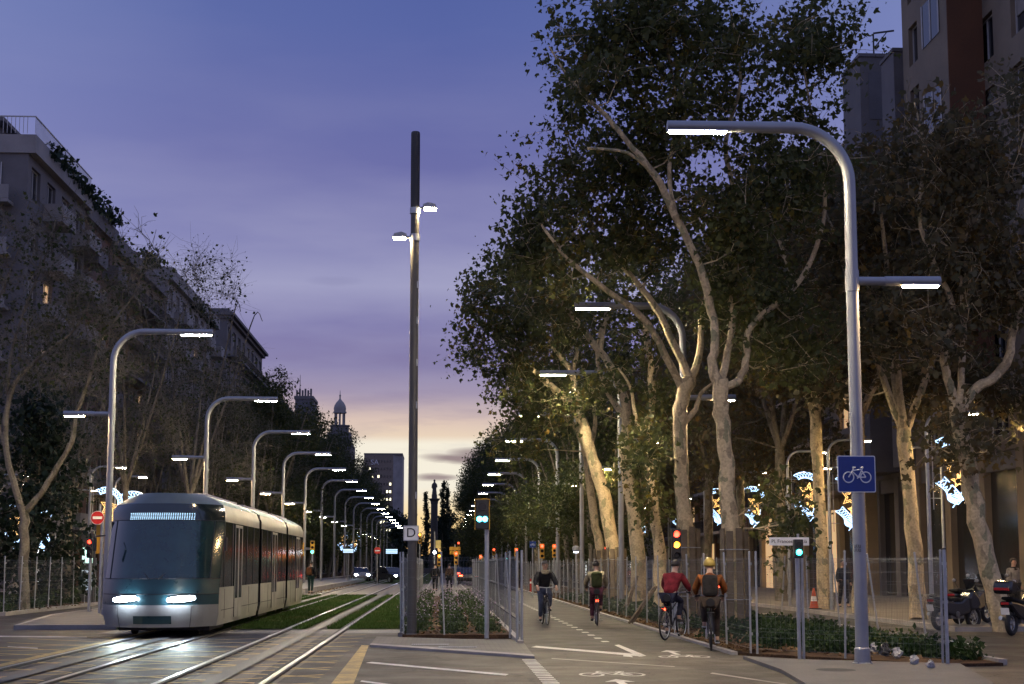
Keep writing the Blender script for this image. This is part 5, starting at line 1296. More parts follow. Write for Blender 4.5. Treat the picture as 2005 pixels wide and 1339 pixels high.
# bollard, cone, rubbish
g = G(1039, 1160)
t = thing('bollard', 'short dark red post beside the cycle lane left of the cyclist', 'bollard', (g.x, g.y, .05))
mb = MB(); mb.lathe([(.05, 0), (.05, .75), (.03, .8)], 10); mb.build('post', M['red_enamel'], t)
mb = MB(); mb.lathe([(.052, .5), (.052, .62)], 10); mb.build('band', M['white_enamel'], t)
Y = 50; c = AT(1594, 1188, Y)
t = thing('traffic_cone', 'orange and white traffic cone on the right pavement', 'traffic cone', (c.x, Y, .12))
mb = MB(); mb.bbox(-.21, .21, -.21, .21, 0, .04); mb.build('base', M['black'], t)
cone_o = mat('cone_orange', (.6, .09, .02), .5)
mb = MB(); mb.lathe([(.16, .041), (.11, .28)], 14); mb.lathe([(.085, .45), (.03, .72), (.02, .74)], 14); mb.build('cone', cone_o, t, True)
mb = MB(); mb.lathe([(.111, .281), (.086, .449)], 14); mb.build('band', M['white_enamel'], t, True)
bag_w = mat('bin_bag_white', (.36, .36, .37), .35, var=.15, bump=.6, bscale=14); bag_k = mat('bin_bag_black', (.02, .02, .022), .3, var=.2, bump=.6, bscale=14)
for i, (x, y, r, m_, lab) in enumerate([(1712, 1270, .17, 'w', 'white plastic bag with a raised tip, left of the litter'), (1733, 1276, .2, 'k', 'black rubbish bag among the white ones'), (1757, 1281, .17, 'w', 'white plastic bag right of the black rubbish bag'), (1790, 1293, .14, 'w', 'crumpled pale bag at the edge of the ground cover'), (1822, 1300, .12, 'w', 'flat torn white bag at the strip corner'), (1166, 1207, .1, 'w', 'scrap of white paper at the lane kerb behind the second cyclist')]):
    g = G(x, y + 8, .06); mb = MB(); n_ = 14; vs = []
    for a in range(8):
        for k in range(n_):
            ph = math.pi * a / 7; th = math.tau * k / n_; rr = r * .5 * (1 + .22 * math.sin(3 * th + 2 * a + i) + rng.uniform(-.34, .34)); hh = r * .95 * (1 - math.cos(ph)) / 2 * (1 + .25 * math.sin(2 * th + i)); sq = math.sin(ph)
            vs.append((rr * sq * math.cos(th), rr * sq * math.sin(th) * .8, hh if y > 1220 else hh * .3))
    fs = [(a * n_ + k, a * n_ + (k + 1) % n_, (a + 1) * n_ + (k + 1) % n_, (a + 1) * n_ + k) for a in range(7) for k in range(n_)]
    mb.add(vs, fs); o = mb.build('rubbish_bag', bag_w if m_ == 'w' else bag_k, None, False, (g.x, g.y, .055 if y > 1220 else .065)); tag(o, lab, 'rubbish bag', 'rubbish bags in the planting strip')
# platform shelter with a lit panel
t = thing('tram_shelter', 'tram stop shelter with a bright blue white screen on the left platform', 'tram shelter', (-10.9, 100, .3))
for y in (0, 3.2, 6.4):
    mb = MB(); mb.tube([(0, y, 0), (0, y, 2.5)], .06, 8); mb.build('post', M['galv'], t)
mb = MB(); mb.bbox(-.7, 1.5, -.6, 7, 2.5, 2.62); mb.build('roof', M['grey_steel'], t)
mb = MB(); mb.bbox(-.06, -.03, .1, 6.3, .3, 2.2); mb.build('back_panel', glass_d, t)
mb = MB(); mb.bbox(.4, 1.3, -.55, -.45, 2.1, 2.45); s_ = mb.build('screen_case', M['black'], t)
mb = MB(); mb.bbox(.45, 1.25, -.56, -.551, 2.14, 2.41); mb.build('screen', glow('info_screen', (.45, .7, 1), 1.6), s_)
for i, (x, y, Y, w, h, colr, st, lab) in enumerate([(682, 1078, 128, .9, .35, (.5, .75, 1), 1.6, 'far lit blue white display above the left platform'), (767, 1079, 150, 1.2, .5, (.5, .75, 1), 1.6, 'far lit blue white display right of the tall mast'), (275, 0, 0, 0, 0, None, 0, '')][:2]):
    c = AT(x, y, Y); t = thing('info_display', lab, 'display', (c.x, Y, 0), 0, 'lit displays of the tram stop')
    mb = MB(); mb.tube([(0, .1, 0), (0, .1, c.z)], .05, 8); mb.build('post', M['galv'], t)
    mb = MB(); mb.bbox(-w / 2 - .05, w / 2 + .05, -.05, .05, c.z - h / 2 - .05, c.z + h / 2 + .05); b_ = mb.build('case', M['black'], t)
    mb = MB()
    for k in range(3): mb.bbox(-w / 2, w / 2, -.06, -.051, c.z - h / 2 + k * h / 3, c.z - h / 2 + k * h / 3 + h / 4.5)
    mb.build('screen', glow('display_rows', colr, st), b_)
# pharmacy style lit sign by the left kerb, far yellow direction board, far no-entry
Y = 62; c = AT(172, 1094, Y)
t = thing('lit_sign_panel', 'tall pale green lit panel standing behind the left fence', 'sign', (c.x, Y, .1))
mb = MB(); mb.bbox(-.3, .3, -.06, .06, 0, 2.9); mb.build('case', M['dark_pole'], t)
mb = MB(); mb.bbox(-.22, .22, -.07, -.061, 1.65, 2.3); mb.build('panel', glow('panel_mint', (.6, 1, .85), 1.6), t)
mb = MB(); mb.bbox(-.22, .22, -.07, -.061, .5, 1.35); mb.build('panel', glow('panel_blue', (.5, .7, .9), .5), t)
Y = 115; c = AT(891, 1078, Y)
t = thing('direction_board', 'yellow direction board seen far off right of the tall mast', 'sign', (c.x, Y, 0))
mb = MB(); mb.tube([(0, .1, 0), (0, .1, c.z + .5)], .06, 8); mb.build('post', M['galv'], t)
mb = MB(); mb.bbox(-.44, .44, -.03, .03, c.z - .3, c.z - .02); mb.bbox(-.44, .44, -.03, .03, c.z + .02, c.z + .3); mb.build('panel', M['yellow_case'], t)
Y = 100; c = AT(858, 1066, Y)
t = thing('warning_board', 'small pale yellow board on a pole near the monument axis', 'sign', (c.x, Y, 0))
mb = MB(); mb.tube([(-.25, .05, 0), (-.25, .05, c.z + .9)], .05, 8); mb.build('post', M['galv'], t)
mb = MB(); mb.bbox(-.18, .18, -.02, .02, c.z - .25, c.z + .3); mb.build('panel', mat('pale_yellow', (.75, .6, .2), .5), t)
mb = MB(); mb.ball((-.25, 0, c.z - .55), .1, 10); mb.build('lamp', glow('pole_lamp', (.8, .95, 1), 25), t)
Y = 120; c = AT(739, 1078, Y)
t = thing('no_entry_sign', 'tiny far red no-entry sign over the left side road', 'sign', (c.x, Y, 0))
mb = MB(); mb.tube([(0, .05, 0), (0, .05, c.z)], .04, 8); mb.build('post', M['galv'], t)
mb = MB(); mb.lathe([(.3, 0), (.3, .02)], 20, (0, 0, c.z), Matrix.Rotation(R(90), 3, 'X')); mb.build('disc', M['red_enamel'], t)
mb = MB(); mb.bbox(-.2, .2, -.03, -.021, c.z - .05, c.z + .05); mb.build('bar', M['white_enamel'], t)
# slim catenary free poles of the platform end
g = G(592, 1160)
t = thing('platform_pole', 'slim grey pole at the platform end right behind the tram tail', 'post', (g.x, 86, .3))
mb = MB(); mb.tube([(0, 0, 0), (0, 0, 3.6)], .06, 10); mb.build('post', M['galv'], t)
mb = MB(); mb.bbox(.08, .3, -.1, .1, 1.9, 2.7); mb.build('signal_box', M['yellow_case'], t)

# ============================================================ TRAM
def tram():
    X0, Yf, Lt, hw = -6.46, 32.6, 21.2, 1.325
    t = thing('tram', 'low white and grey tram with dark glass and bright white headlights, crossing the road', 'tram', (X0, Yf, .04))
    cream = mat('tram_cream', (.44, .43, .37), .35, var=.28, scale=1.1, fine=.08); green = mat('tram_green', (.02, .16, .11), .3, var=.15); roofg = mat('tram_roof_grey', (.36, .35, .40), .35, var=.15)
    tglass = mat('tram_glass', (.012, .02, .024), .08, var=.25, spec=.9); teal = mat('tram_windscreen', (.012, .035, .042), .08, var=.25, spec=.9); under = M['black']
    navy = mat('tram_navy', (.012, .045, .055), .3, var=.2)
    ZL = [.22, .32, .5, .72, .92, 1.1, 1.3, 1.6, 2.0, 2.4, 2.65, 2.85, 3.05, 3.2, 3.3]
    def half(z):
        if z > 2.9: return hw - .55 * ((z - 2.9) / .4) ** 2
        if z < .5: return hw - .06 * (.5 - z) / .3
        return hw
    def yfront(u, z):       # u in -1..1 across
        s = .0 if z < .95 else (.42 * (z - .95) + .10 * max(0, z - 2.2) ** 2)
        if z < .5: s += .25 * (.5 - z)
        return s + 1.05 * abs(u) ** 2.6 * (1 - .12 * (z > 2.8))
    NU = 16
    us = [-1 + 2 * i / NU for i in range(NU + 1)]
    def gp(i, j): z = ZL[j]; return (us[i] * half(z), yfront(us[i], z), z)
    def front(j0, j1, i0=0, i1=NU, off=0.0):
        mb = MB(); idx = {}; vs = []; fs = []
        for i in range(i0, i1 + 1):
            for j in range(j0, j1 + 1): idx[i, j] = len(vs); p = gp(i, j); vs.append((p[0], p[1] - off, p[2]))
        for i in range(i0, i1):
            for j in range(j0, j1): fs.append((idx[i, j], idx[i + 1, j], idx[i + 1, j + 1], idx[i, j + 1]))
        return mb.add(vs, fs)
    front(0, 3).build('front_bumper', mat('tram_bumper_grey', (.26, .26, .25), .4, var=.2, scale=1.5, fine=.08), t, True)
    front(3, 6).build('front_panel', navy, t, True)
    front(6, 10).build('windscreen', teal, t, True)
    front(10, 12).build('destination_band', tglass, t, True)
    front(12, 14).build('front_roof', mat('tram_front_roof', (.10, .13, .14), .35, var=.15), t, True)
    # sides: strips from the nose edge back to the tail, cut into modules with bellows
    mods = [(0, 8.2), (8.7, 15.4), (15.9, Lt)]
    def side_strip(j0, j1, y0, y1, s, off=0.0):
        mb = MB(); vs = []
        for j in range(j0, j1 + 1):
            z = ZL[j]; x = s * (half(z) + off); ya = max(y0, yfront(1, z)) if y0 == 0 else y0
            vs += [(x, ya, z), (x, y1, z)]
        fs = [((2 * k, 2 * k + 1, 2 * k + 3, 2 * k + 2) if s > 0 else (2 * k + 1, 2 * k, 2 * k + 2, 2 * k + 3)) for k in range(j1 - j0)]
        return mb.add(vs, fs)
    for mi, (a, b) in enumerate(mods):
        mb = MB()
        for s in (-1, 1):
            mb2 = side_strip(0, 5, a, b, s); mb.add(mb2.v, mb2.f)
        mb.build('lower_panel', cream, t, True)
        for s in (-1, 1):
            w_ = side_strip(5, 10, a, b, s).build('window_band', tglass, t, True)
            y = a + (1.75 if a == 0 else .12)
            while y < b - .3:
                mb = MB(); mb.bbox(hw + .002 if s > 0 else -hw - .012, hw + .012 if s > 0 else -hw - .002, y - .035, y + .035, 1.1, 2.64); y += 1.32
                mb.build('pillar', M['black'], w_)
            # doors
            for yd in ([3.4] if mi == 0 else [a + 2.6]):
                mb = MB()
                xs = (hw + .004, hw + .02) if s > 0 else (-hw - .02, -hw - .004)
                for q0, q1 in ((0, .62), (.66, 1.28)): mb.bbox(*xs, yd + q0, yd + q1, .34, 2.62)
                d_ = mb.build('door', tglass, t)
                mb = MB(); xf = (hw + .021, hw + .027) if s > 0 else (-hw - .027, -hw - .021)
                for q0, q1 in ((0, .62), (.66, 1.28)):
                    for c0, c1, z0, z1 in ((q0, q0 + .05, .34, 2.62), (q1 - .05, q1, .34, 2.62), (q0 + .05, q1 - .05, .34, .8), (q0 + .05, q1 - .05, 2.55, 2.62)): mb.bbox(*xf, yd + c0, yd + c1, z0, z1)
                mb.build('door_frame', cream, d_)
        mb = MB()
        for s in (-1, 1): m2 = side_strip(10, 12, a, b, s); mb.add(m2.v, m2.f)
        mb.build('upper_panel', cream, t, True)
        mb = MB()
        for s in (-1, 1): m2 = side_strip(12, 13, a, b, s); mb.add(m2.v, m2.f)
        mb.build('green_band', green, t, True)
        mb = MB(); z0, z1 = ZL[13], ZL[14]; hx, hx1 = half(z0), half(z1); n0 = 8
        if a == 0:
            vs = [(u * half(z1), yfront(u, z1), z1) for u in us] + [(u * half(z1), b, z1) for u in us]
        else: vs = [(u * half(z1), a, z1) for u in us] + [(u * half(z1), b, z1) for u in us]
        k = NU + 1; fs = [(i, i + 1, k + i + 1, k + i) for i in range(NU)]
        for s in (-1, 1):
            m2 = side_strip(13, 14, a, b, s); mb.add(m2.v, m2.f)
        mb.add(vs, fs)
        mb.build('roof', roofg, t, True)
        mb = MB(); mb.bbox(-.75, .75, (2.6 if a == 0 else a + .4), b - .4, 3.302, 3.36); mb.build('roof_pack', roofg, t, bevel=.04)
    for (a0, b0) in ((8.2, 8.7), (15.4, 15.9)):
        mb = MB()
        for k in range(6):
            y = a0 + (b0 - a0) * k / 6; w2 = hw - .1 + .05 * (k % 2); mb.bbox(-w2, w2, y + .002, y + (b0 - a0) / 6 - .002, .4, 3.05)
        mb.build('gangway_bellows', under, t)
    mb = MB()
    prof = [(-half(z), z) for z in ZL] + [(half(z), z) for z in reversed(ZL)]
    mb.add([(x, Lt, z) for x, z in prof], [tuple(range(len(prof)))]); mb.build('rear_end', tglass, t)
    mb = MB()
    for yb in (2.6, 11.5, 18.2):
        mb.bbox(-1.05, 1.05, yb - 1.1, yb + 1.1, .1, .42)
        for s in (-1, 1):
            for d_ in (-.8, .8): mb.lathe([(.3, -.05), (.3, .05)], 18, (s * .735, yb + d_, .3), Matrix.Rotation(R(90), 3, 'Y'))
    mb.build('bogies', under, t)
    # black trim between the panels of the nose, seams and handles along the sides
    for z in (.96, 1.31, 2.66):
        mb = MB(); mb.tube([(u * half(z), yfront(u, z) - .004, z) for u in us], .009, 5); mb.build('trim', under, t)
    for s in (-1, 1):
        mb = MB(); mb.tube([(s * .86 * half(z), yfront(.86, z) - .004, z) for z in ZL[6:11]], .012, 5); mb.build('trim', under, t)
        mb = MB(); mb.tube([(s * .62 * half(z), yfront(.62, z) - .003, z) for z in ZL[0:4]], .006, 5); mb.build('seam', under, t)
        for k in range(9):
            mb = MB(); y = 1.9 + k * 2.15; mb.bbox(*((hw + .001, hw + .006) if s > 0 else (-hw - .006, -hw - .001)), y - .008, y + .008, .36, 1.06); mb.build('seam', under, t)
        mb = MB(); mb.bbox(*((hw + .001, hw + .006) if s > 0 else (-hw - .006, -hw - .001)), 1.4, 8.1, .56, .575); mb.bbox(*((hw + .001, hw + .006) if s > 0 else (-hw - .006, -hw - .001)), 8.8, 15.3, .56, .575); mb.build('seam', under, t)
    # floor and inner shell so the glass has something behind it
    mb = MB(); mb.bbox(-1.2, 1.2, 1.8, Lt - .1, .32, .4); mb.build('floor', under, t)
    # headlights: long lamps low on the front, left and right
    for s in (-1, 1):
        u0 = s * .47; z = .86
        pts = [((u0 + d) * hw, yfront(u0 + d, z) - .012, z + .02 * (d / .2)) for d in (-.2, -.1, 0, .1, .2)]
        hb = MB(); hb.tube(pts, [.07, .085, .09, .085, .07], 12); h_ = hb.build('headlight', M['black'], t, True)
        lb = MB(); lb.tube([(p[0] * 1.0, p[1] - .085, p[2]) for p in pts], [.045, .06, .065, .06, .045], 10); lb.build('lens', M['head'], h_, True)
        sp_ = bpy.data.lights.new('headlight_beam', 'SPOT'); sp_.energy = 260; sp_.color = (.8, 1.0, .9); sp_.spot_size = R(62); sp_.spot_blend = .8; sp_.shadow_soft_size = .08
        so = bpy.data.objects.new('headlight_beam', sp_); C.objects.link(so); so.parent = h_; so.location = (u0 * hw, pts[2][1] - .16, z); so.rotation_euler = Vector((0, -1, -.14)).to_track_quat('-Z', 'Y').to_euler()
    # destination display: rows of pale blue points
    mb = MB()
    for r_ in range(5):
        for k in range(30):
            u = -.55 + 1.1 * k / 29; z = 2.68 + r_ * .033; mb.box((u * half(z), yfront(u, z) - .012, z), (.026, .008, .018))
    d_ = mb.build('destination_display', glow('display_ice', (.45, .75, 1.0), 1.5), t)
    # wipers, mirror arms, lower grille, coupler flap
    for s in (-1, 1):
        mb = MB(); mb.tube([(s * .1, yfront(.1, 1.3) - .02, 1.3), (s * .55, yfront(.5, 1.7) - .03, 1.75)], .012, 6); mb.build('wiper', M['black'], t)
        mb = MB(); mb.tube([(s * (hw - .02), .98, 2.3), (s * (hw + .16), .8, 2.28)], .02, 6); mb.box((s * (hw + .17), .78, 2.1), (.06, .12, .32)); mb.build('mirror', M['black'], t, bevel=.01)
    mb = MB(); mb.add([(.32 * u * hw, yfront(.32 * u, z) - .012, z) for z in (.3, .48) for u in (-1, -.5, 0, .5, 1)], [(i, i + 1, i + 6, i + 5) for i in range(4)]); mb.build('coupler_flap', navy, t)
    return t
tram()

# ============================================================ PEOPLE
def skin_obj(name, nodes, edges, m, parent, levels=2, root=None):
    keys = list(nodes); ix = {k: i for i, k in enumerate(keys)}
    me = bpy.data.meshes.new(name); me.from_pydata([nodes[k][0] for k in keys], [(ix[a], ix[b]) for a, b in edges], []); me.update()
    o = bpy.data.objects.new(name, me); C.objects.link(o)
    o.modifiers.new('skin', 'SKIN'); 
    if not me.skin_vertices:
        bm = bmesh.new(); bm.from_mesh(me); bm.verts.layers.skin.verify(); bm.to_mesh(me); bm.free()
    for k in keys:
        sv = me.skin_vertices[0].data[ix[k]]; r_ = nodes[k][1]; sv.radius = r_ if hasattr(r_, '__len__') else (r_, r_); sv.use_root = (k == (root or keys[0]))
    su = o.modifiers.new('sub', 'SUBSURF'); su.levels = levels; su.render_levels = levels
    dg = bpy.context.evaluated_depsgraph_get(); res = bpy.data.meshes.new_from_object(o.evaluated_get(dg))
    bpy.data.objects.remove(o); bpy.data.meshes.remove(me)
    res.name = name; res.materials.clear(); res.materials.append(m)
    res.polygons.foreach_set('use_smooth', [True] * len(res.polygons))
    return bld(name, res, parent)
skin_m = mat('skin', (.42, .26, .19), .55, var=.08)
def lerp(a, b, t): return tuple(a[i] + (b[i] - a[i]) * t for i in range(3))
def person(label, loc, rz, J, jacket, trousers, hair, shoes=None, scarf=None, helmet=None, bag=None, group=None, hood=None, fingers=True, sc=1.0, sex_w=1.0):
    """J: joints in metres, facing -Y. keys pelvis chest neck head  shL elL haL  hipL knL anL toL (and R)"""
    t = thing('person', label, 'person', loc, rz, group, sc)
    N = {}; E = []
    def a(k, p, r, to=None):
        N[k] = (Vector(p), r)
        if to: E.append((to, k))
    a('pelvis', J['pelvis'], (.15, .11)); a('belly', lerp(J['pelvis'], J['chest'], .5), (.135, .105), 'pelvis'); a('chest', J['chest'], (.16, .12), 'belly'); a('neck', J['neck'], .055, 'chest')
    hd = Vector(J['head']); up = (hd - Vector(J['neck'])).normalized(); fw = Vector(J.get('face', (0, -1, 0))).normalized()
    a('jaw', hd - up * .055 + fw * .02, (.062, .068), 'neck'); a('skull', hd + up * .02, (.078, .092), 'jaw'); a('crown', hd + up * .085, (.055, .065), 'skull')
    a('nose', hd - up * .01 + fw * .112, .014, 'skull')
    rt = fw.cross(up).normalized()
    a('earL', hd + rt * .088, (.012, .02), 'skull'); a('earR', hd - rt * .088, (.012, .02), 'skull')
    for s in 'LR':
        a('sh' + s, J['sh' + s], .06, 'chest'); a('el' + s, J['el' + s], .043, 'sh' + s); a('ha' + s, J['ha' + s], .028, 'el' + s)
        d = (Vector(J['ha' + s]) - Vector(J['el' + s])).normalized(); h0 = Vector(J['ha' + s]); side = Vector((1, 0, 0)) if s == 'L' else Vector((-1, 0, 0))
        if abs(d.dot(side)) > .8: side = Vector((0, 1, 0))
        side = (side - d * side.dot(d)).normalized(); nrm = d.cross(side)
        if nrm.z > 0: nrm = -nrm
        pm = h0 + d * .075; a('palm' + s, pm, (.038, .018), 'ha' + s)
        if fingers:
            for i, (o_, L_) in enumerate(((-.03, .062), (-.01, .074), (.011, .07), (.031, .055))):
                k1, k2, k3 = f'f{i}a{s}', f'f{i}b{s}', f'f{i}c{s}'
                b0 = pm + side * o_ + d * .03; a(k1, b0, .0105, 'palm' + s); b1 = b0 + d * L_ * .5 + nrm * L_ * .25; a(k2, b1, .0095, k1); a(k3, b1 + d * L_ * .15 + nrm * L_ * .5, .008, k2)
            b0 = h0 + d * .03 - side * .035; a('tha' + s, b0, .012, 'palm' + s); a('thb' + s, b0 + d * .035 - side * .02 + nrm * .02, .009, 'tha' + s)
        a('hip' + s, J['hip' + s], .085, 'pelvis'); a('kn' + s, J['kn' + s], .058, 'hip' + s); a('an' + s, J['an' + s], .042, 'kn' + s); a('to' + s, J['to' + s], .036, 'an' + s)
    skin_obj('body', N, E, skin_m, t, 2)
    def sub(name, keys, edges, grow_, m, lv=2, extra=None):
        nn = {}
        for k in keys:
            r_ = N[k][1]; nn[k] = (N[k][0], tuple(x + grow_ for x in r_) if hasattr(r_, '__len__') else r_ + grow_)
        if extra: nn.update(extra)
        return skin_obj(name, nn, edges, m, t, lv)
    ex = {}; ed = [('pelvis', 'belly'), ('belly', 'chest'), ('chest', 'nk')]
    ex['nk'] = (N['chest'][0].lerp(N['neck'][0], .62), .112); ex['nk2'] = (N['chest'][0].lerp(N['neck'][0], .98), .072); ed += [('nk', 'nk2')]
    for s in 'LR':
        w0 = N['el' + s][0].lerp(N['ha' + s][0], .88); ex['cuff' + s] = (w0, .042); ed += [('chest', 'sh' + s), ('sh' + s, 'el' + s), ('el' + s, 'cuff' + s)]
    sub('jacket', ['pelvis', 'belly', 'chest', 'shL', 'shR', 'elL', 'elR'], ed, .034, jacket, 2, ex)
    ex = {}; ed = []
    for s in 'LR': ex['hem' + s] = (N['kn' + s][0].lerp(N['an' + s][0], .93), .058); ed += [('pelvis', 'hip' + s), ('hip' + s, 'kn' + s), ('kn' + s, 'hem' + s)]
    sub('trousers', ['pelvis', 'hipL', 'hipR', 'knL', 'knR'], ed, .016, trousers, 2, ex)
    for s in 'LR':
        A_, T_ = N['an' + s][0], N['to' + s][0]; dd = (T_ - A_); dd.z = 0; dd = dd.normalized()
        skin_obj('shoe', {'heel': (A_ - dd * .05 + Vector((0, 0, -.045)), (.042, .045)), 'mid': (A_ + dd * .06 + Vector((0, 0, -.05)), (.048, .042)), 'tip': (T_ + dd * .05, (.042, .03))}, [('heel', 'mid'), ('mid', 'tip')], shoes or M['black'], t, 1)
    q = fw.to_track_quat('-Y', 'Z').to_matrix()
    # hair or helmet as a cap over the skull
    mb = MB(); ctr = hd + up * .035 - fw * .012
    n_ = 14; vs = []; fs = []
    lat = 6
    for i in range(lat + 1):
        for k in range(n_):
            th = math.tau * k / n_; lim = math.pi * (.42 if math.sin(th) < -.2 else .62); ph = lim * i / lat
            r1 = 1.0 + (.06 * math.sin(5 * th + 3 * i) if not helmet else 0)
            g_ = .012 if not helmet else .035
            vs.append(ctr + q @ Vector(((.086 + g_) * r1 * math.sin(ph) * math.cos(th), (.104 + g_) * r1 * math.sin(ph) * math.sin(th), (.092 + g_ * 1.2) * math.cos(ph))))
    fs = [(i * n_ + k, (i + 1) * n_ + k, (i + 1) * n_ + (k + 1) % n_, i * n_ + (k + 1) % n_) for i in range(lat) for k in range(n_)]
    mb.add(vs, fs); o = mb.build('helmet' if helmet else 'hair', helmet or hair, t, True)
    so = o.modifiers.new('thick', 'SOLIDIFY'); so.thickness = .012; so.offset = -1
    # eyes and mouth
    mb = MB()
    for s in (-1, 1): mb.ball(hd + up * .018 + fw * .088 + rt * s * .032, .011, 8)
    mb.build('eyes', M['ink'], t)
    mb = MB(); mb.box(hd - up * .06 + fw * .09, (.04, .008, .008), 0, q); mb.build('mouth', mat('lips', (.3, .1, .09), .5), t)
    if scarf:
        mb = MB(); nk = N['neck'][0]; mb.torus(nk + Vector((0, -.01, -.01)), .075, .032, None, 18, 8); mb.torus(nk + Vector((0, -.015, -.05)), .085, .034, Matrix.Rotation(R(12), 3, 'X'), 18, 8); mb.build('scarf', scarf, t, True)
    if bag:
        c = N['chest'][0].lerp(N['belly'][0], .5) - fw * .23; mb = MB(); mb.box(c, (.30, .17, .42), 0, q); mb.build('backpack', bag, t, bevel=.06)
    return t
def cyc_pose(lean=.0, knee=0):
    P = dict(pelvis=(0, .22, .98), chest=(0, .03 - lean, 1.34), neck=(0, -.02 - lean * 1.25, 1.5), head=(0, -.07 - lean * 1.45, 1.64), face=(0, -1, -.02),
             shL=(.19, -.0 - lean, 1.4), shR=(-.19, -.0 - lean, 1.4), elL=(.29, -.16 - lean * .6, 1.18), elR=(-.29, -.16 - lean * .6, 1.18), haL=(.27, -.38, 1.06), haR=(-.27, -.38, 1.06),
             hipL=(.1, .2, .94), hipR=(-.1, .2, .94))
    up_, dn = ('L', 'R') if knee == 0 else ('R', 'L'); sx = {'L': 1, 'R': -1}
    P['kn' + up_] = (sx[up_] * .13, -.2, .86); P['an' + up_] = (sx[up_] * .12, -.06, .47); P['to' + up_] = (sx[up_] * .13, -.2, .41)
    P['kn' + dn] = (sx[dn] * .12, -.1, .6); P['an' + dn] = (sx[dn] * .12, .06, .2); P['to' + dn] = (sx[dn] * .13, -.08, .13)
    return P
def stand_pose(stride=.0, arm=.05):
    return dict(pelvis=(0, 0, .94), chest=(0, -.02, 1.3), neck=(0, -.0, 1.47), head=(0, -.03, 1.63), face=(0, -1, 0), shL=(.18, 0, 1.38), shR=(-.18, 0, 1.38), elL=(.25, arm, 1.1), elR=(-.25, -arm * .2, 1.1), haL=(.25, -.04 - arm, .86), haR=(-.25, -.1, .87),
                hipL=(.1, 0, .9), hipR=(-.1, 0, .9), knL=(.11, -.03 - stride * .5, .49), knR=(-.11, .0 + stride * .3, .49), anL=(.11, .02 - stride, .09), anR=(-.11, .03 + stride, .09), toL=(.13, -.12 - stride, .04), toR=(-.13, -.1 + stride, .04))
frame_k = mat('bike_frame_black', (.025, .025, .028), .3, var=.1)
def bicycle(label, loc, rz, fcol=None, tail=False, basket=False, group='bicycles ridden along the cycle lane'):
    t = thing('bicycle', label, 'bicycle', loc, rz, group); fm = fcol or frame_k
    YZ = Matrix.Rotation(R(90), 3, 'Y')
    for wy in (-.55, .5):
        mb = MB(); mb.torus((0, wy, .345), .325, .021, YZ, 32, 8); w_ = mb.build('wheel', M['rubber'], t, True)
        mb = MB(); mb.torus((0, wy, .345), .3, .011, YZ, 32, 6); mb.lathe([(.022, -.04), (.022, .04)], 10, (0, wy, .345), YZ); mb.build('rim', M['galv'], w_)
        mb = MB()
        for k in range(20): a_ = math.tau * k / 20; mb.bar((.018 * (-1) ** k, wy, .345), (0, wy + .3 * math.cos(a_), .345 + .3 * math.sin(a_)), .0015, 3)
        mb.build('spokes', M['galv'], w_)
        mb = MB(); n_ = 14; pts = [(0, wy + .365 * math.cos(R(20 + 150 * i / n_)), .345 + .365 * math.sin(R(20 + 150 * i / n_))) for i in range(n_ + 1)]; mb.tube(pts, .016, 6); mb.build('mudguard', M['black'], t, True)
    mb = MB()
    bb = (0, .05, .3); seat = (0, .2, .82); hd_t = (0, -.36, .88); hd_b = (0, -.4, .7)
    for a_, b_, r_ in ((bb, seat, .018), (bb, hd_b, .02), (hd_t, (0, .15, .62), .017), (hd_t, hd_b, .022)): mb.bar(a_, b_, r_, 8)
    for s in (-1, 1):
        mb.bar((s * .05, .5, .345), bb, .011, 6); mb.bar((s * .05, .5, .345), (s * .015, .19, .76), .01, 6); mb.tube([(s * .035, -.4, .72), (s * .05, -.46, .58), (s * .05, -.55, .345)], .013, 6)
    mb.build('frame', fm, t, True)
    mb = MB(); mb.tube([(0, -.36, .86), (0, -.34, 1.0), (0, -.36, 1.02)], .014, 8); mb.tube([(-.29, -.33, 1.03), (-.2, -.36, 1.05), (0, -.38, 1.03), (.2, -.36, 1.05), (.29, -.33, 1.03)], .013, 8); h_ = mb.build('handlebar', M['galv'], t, True)
    mb = MB(); mb.bar((.2, -.36, 1.05), (.3, -.325, 1.03), .019, 8); mb.bar((-.2, -.36, 1.05), (-.3, -.325, 1.03), .019, 8); mb.build('grips', M['black'], h_)
    mb = MB(); mb.bar((0, .2, .8), (0, .22, .9), .013, 8); mb.tube([(0, .36, .93), (0, .26, .94), (0, .1, .92)], [.085, .075, .025], 10); mb.build('saddle', M['black'], t, True)
    mb = MB(); mb.lathe([(.09, -.004), (.09, .004)], 18, (.06, .05, .3), YZ); mb.bar((.08, .05, .3), (.08, -.05, .44), .01, 6); mb.bar((-.08, .05, .3), (-.08, .12, .15), .01, 6); mb.box((.13, -.06, .44), (.09, .09, .02)); mb.box((-.13, .12, .14), (.09, .09, .02)); mb.build('cranks', M['galv'], t)
    mb = MB(); mb.box((0, -.47, .8), (.06, .06, .06)); mb.build('lamp', M['black'], t, bevel=.01)
    if tail:
        mb = MB(); mb.box((0, .56, .68), (.07, .03, .045)); mb.build('tail_light', M['tail'], t)
    mb = MB(); mb.bbox(-.07, .07, .3, .68, .725, .74)
    for s in (-1, 1): mb.bar((s * .06, .5, .345), (s * .06, .6, .725), .006, 4)
    mb.build('rack', M['black'], t)
    return t
def fab(n, c): return mat(n, c, .88, var=.5, scale=7, bump=.9, bscale=9, spec=.2, fine=.15, fscale=90)
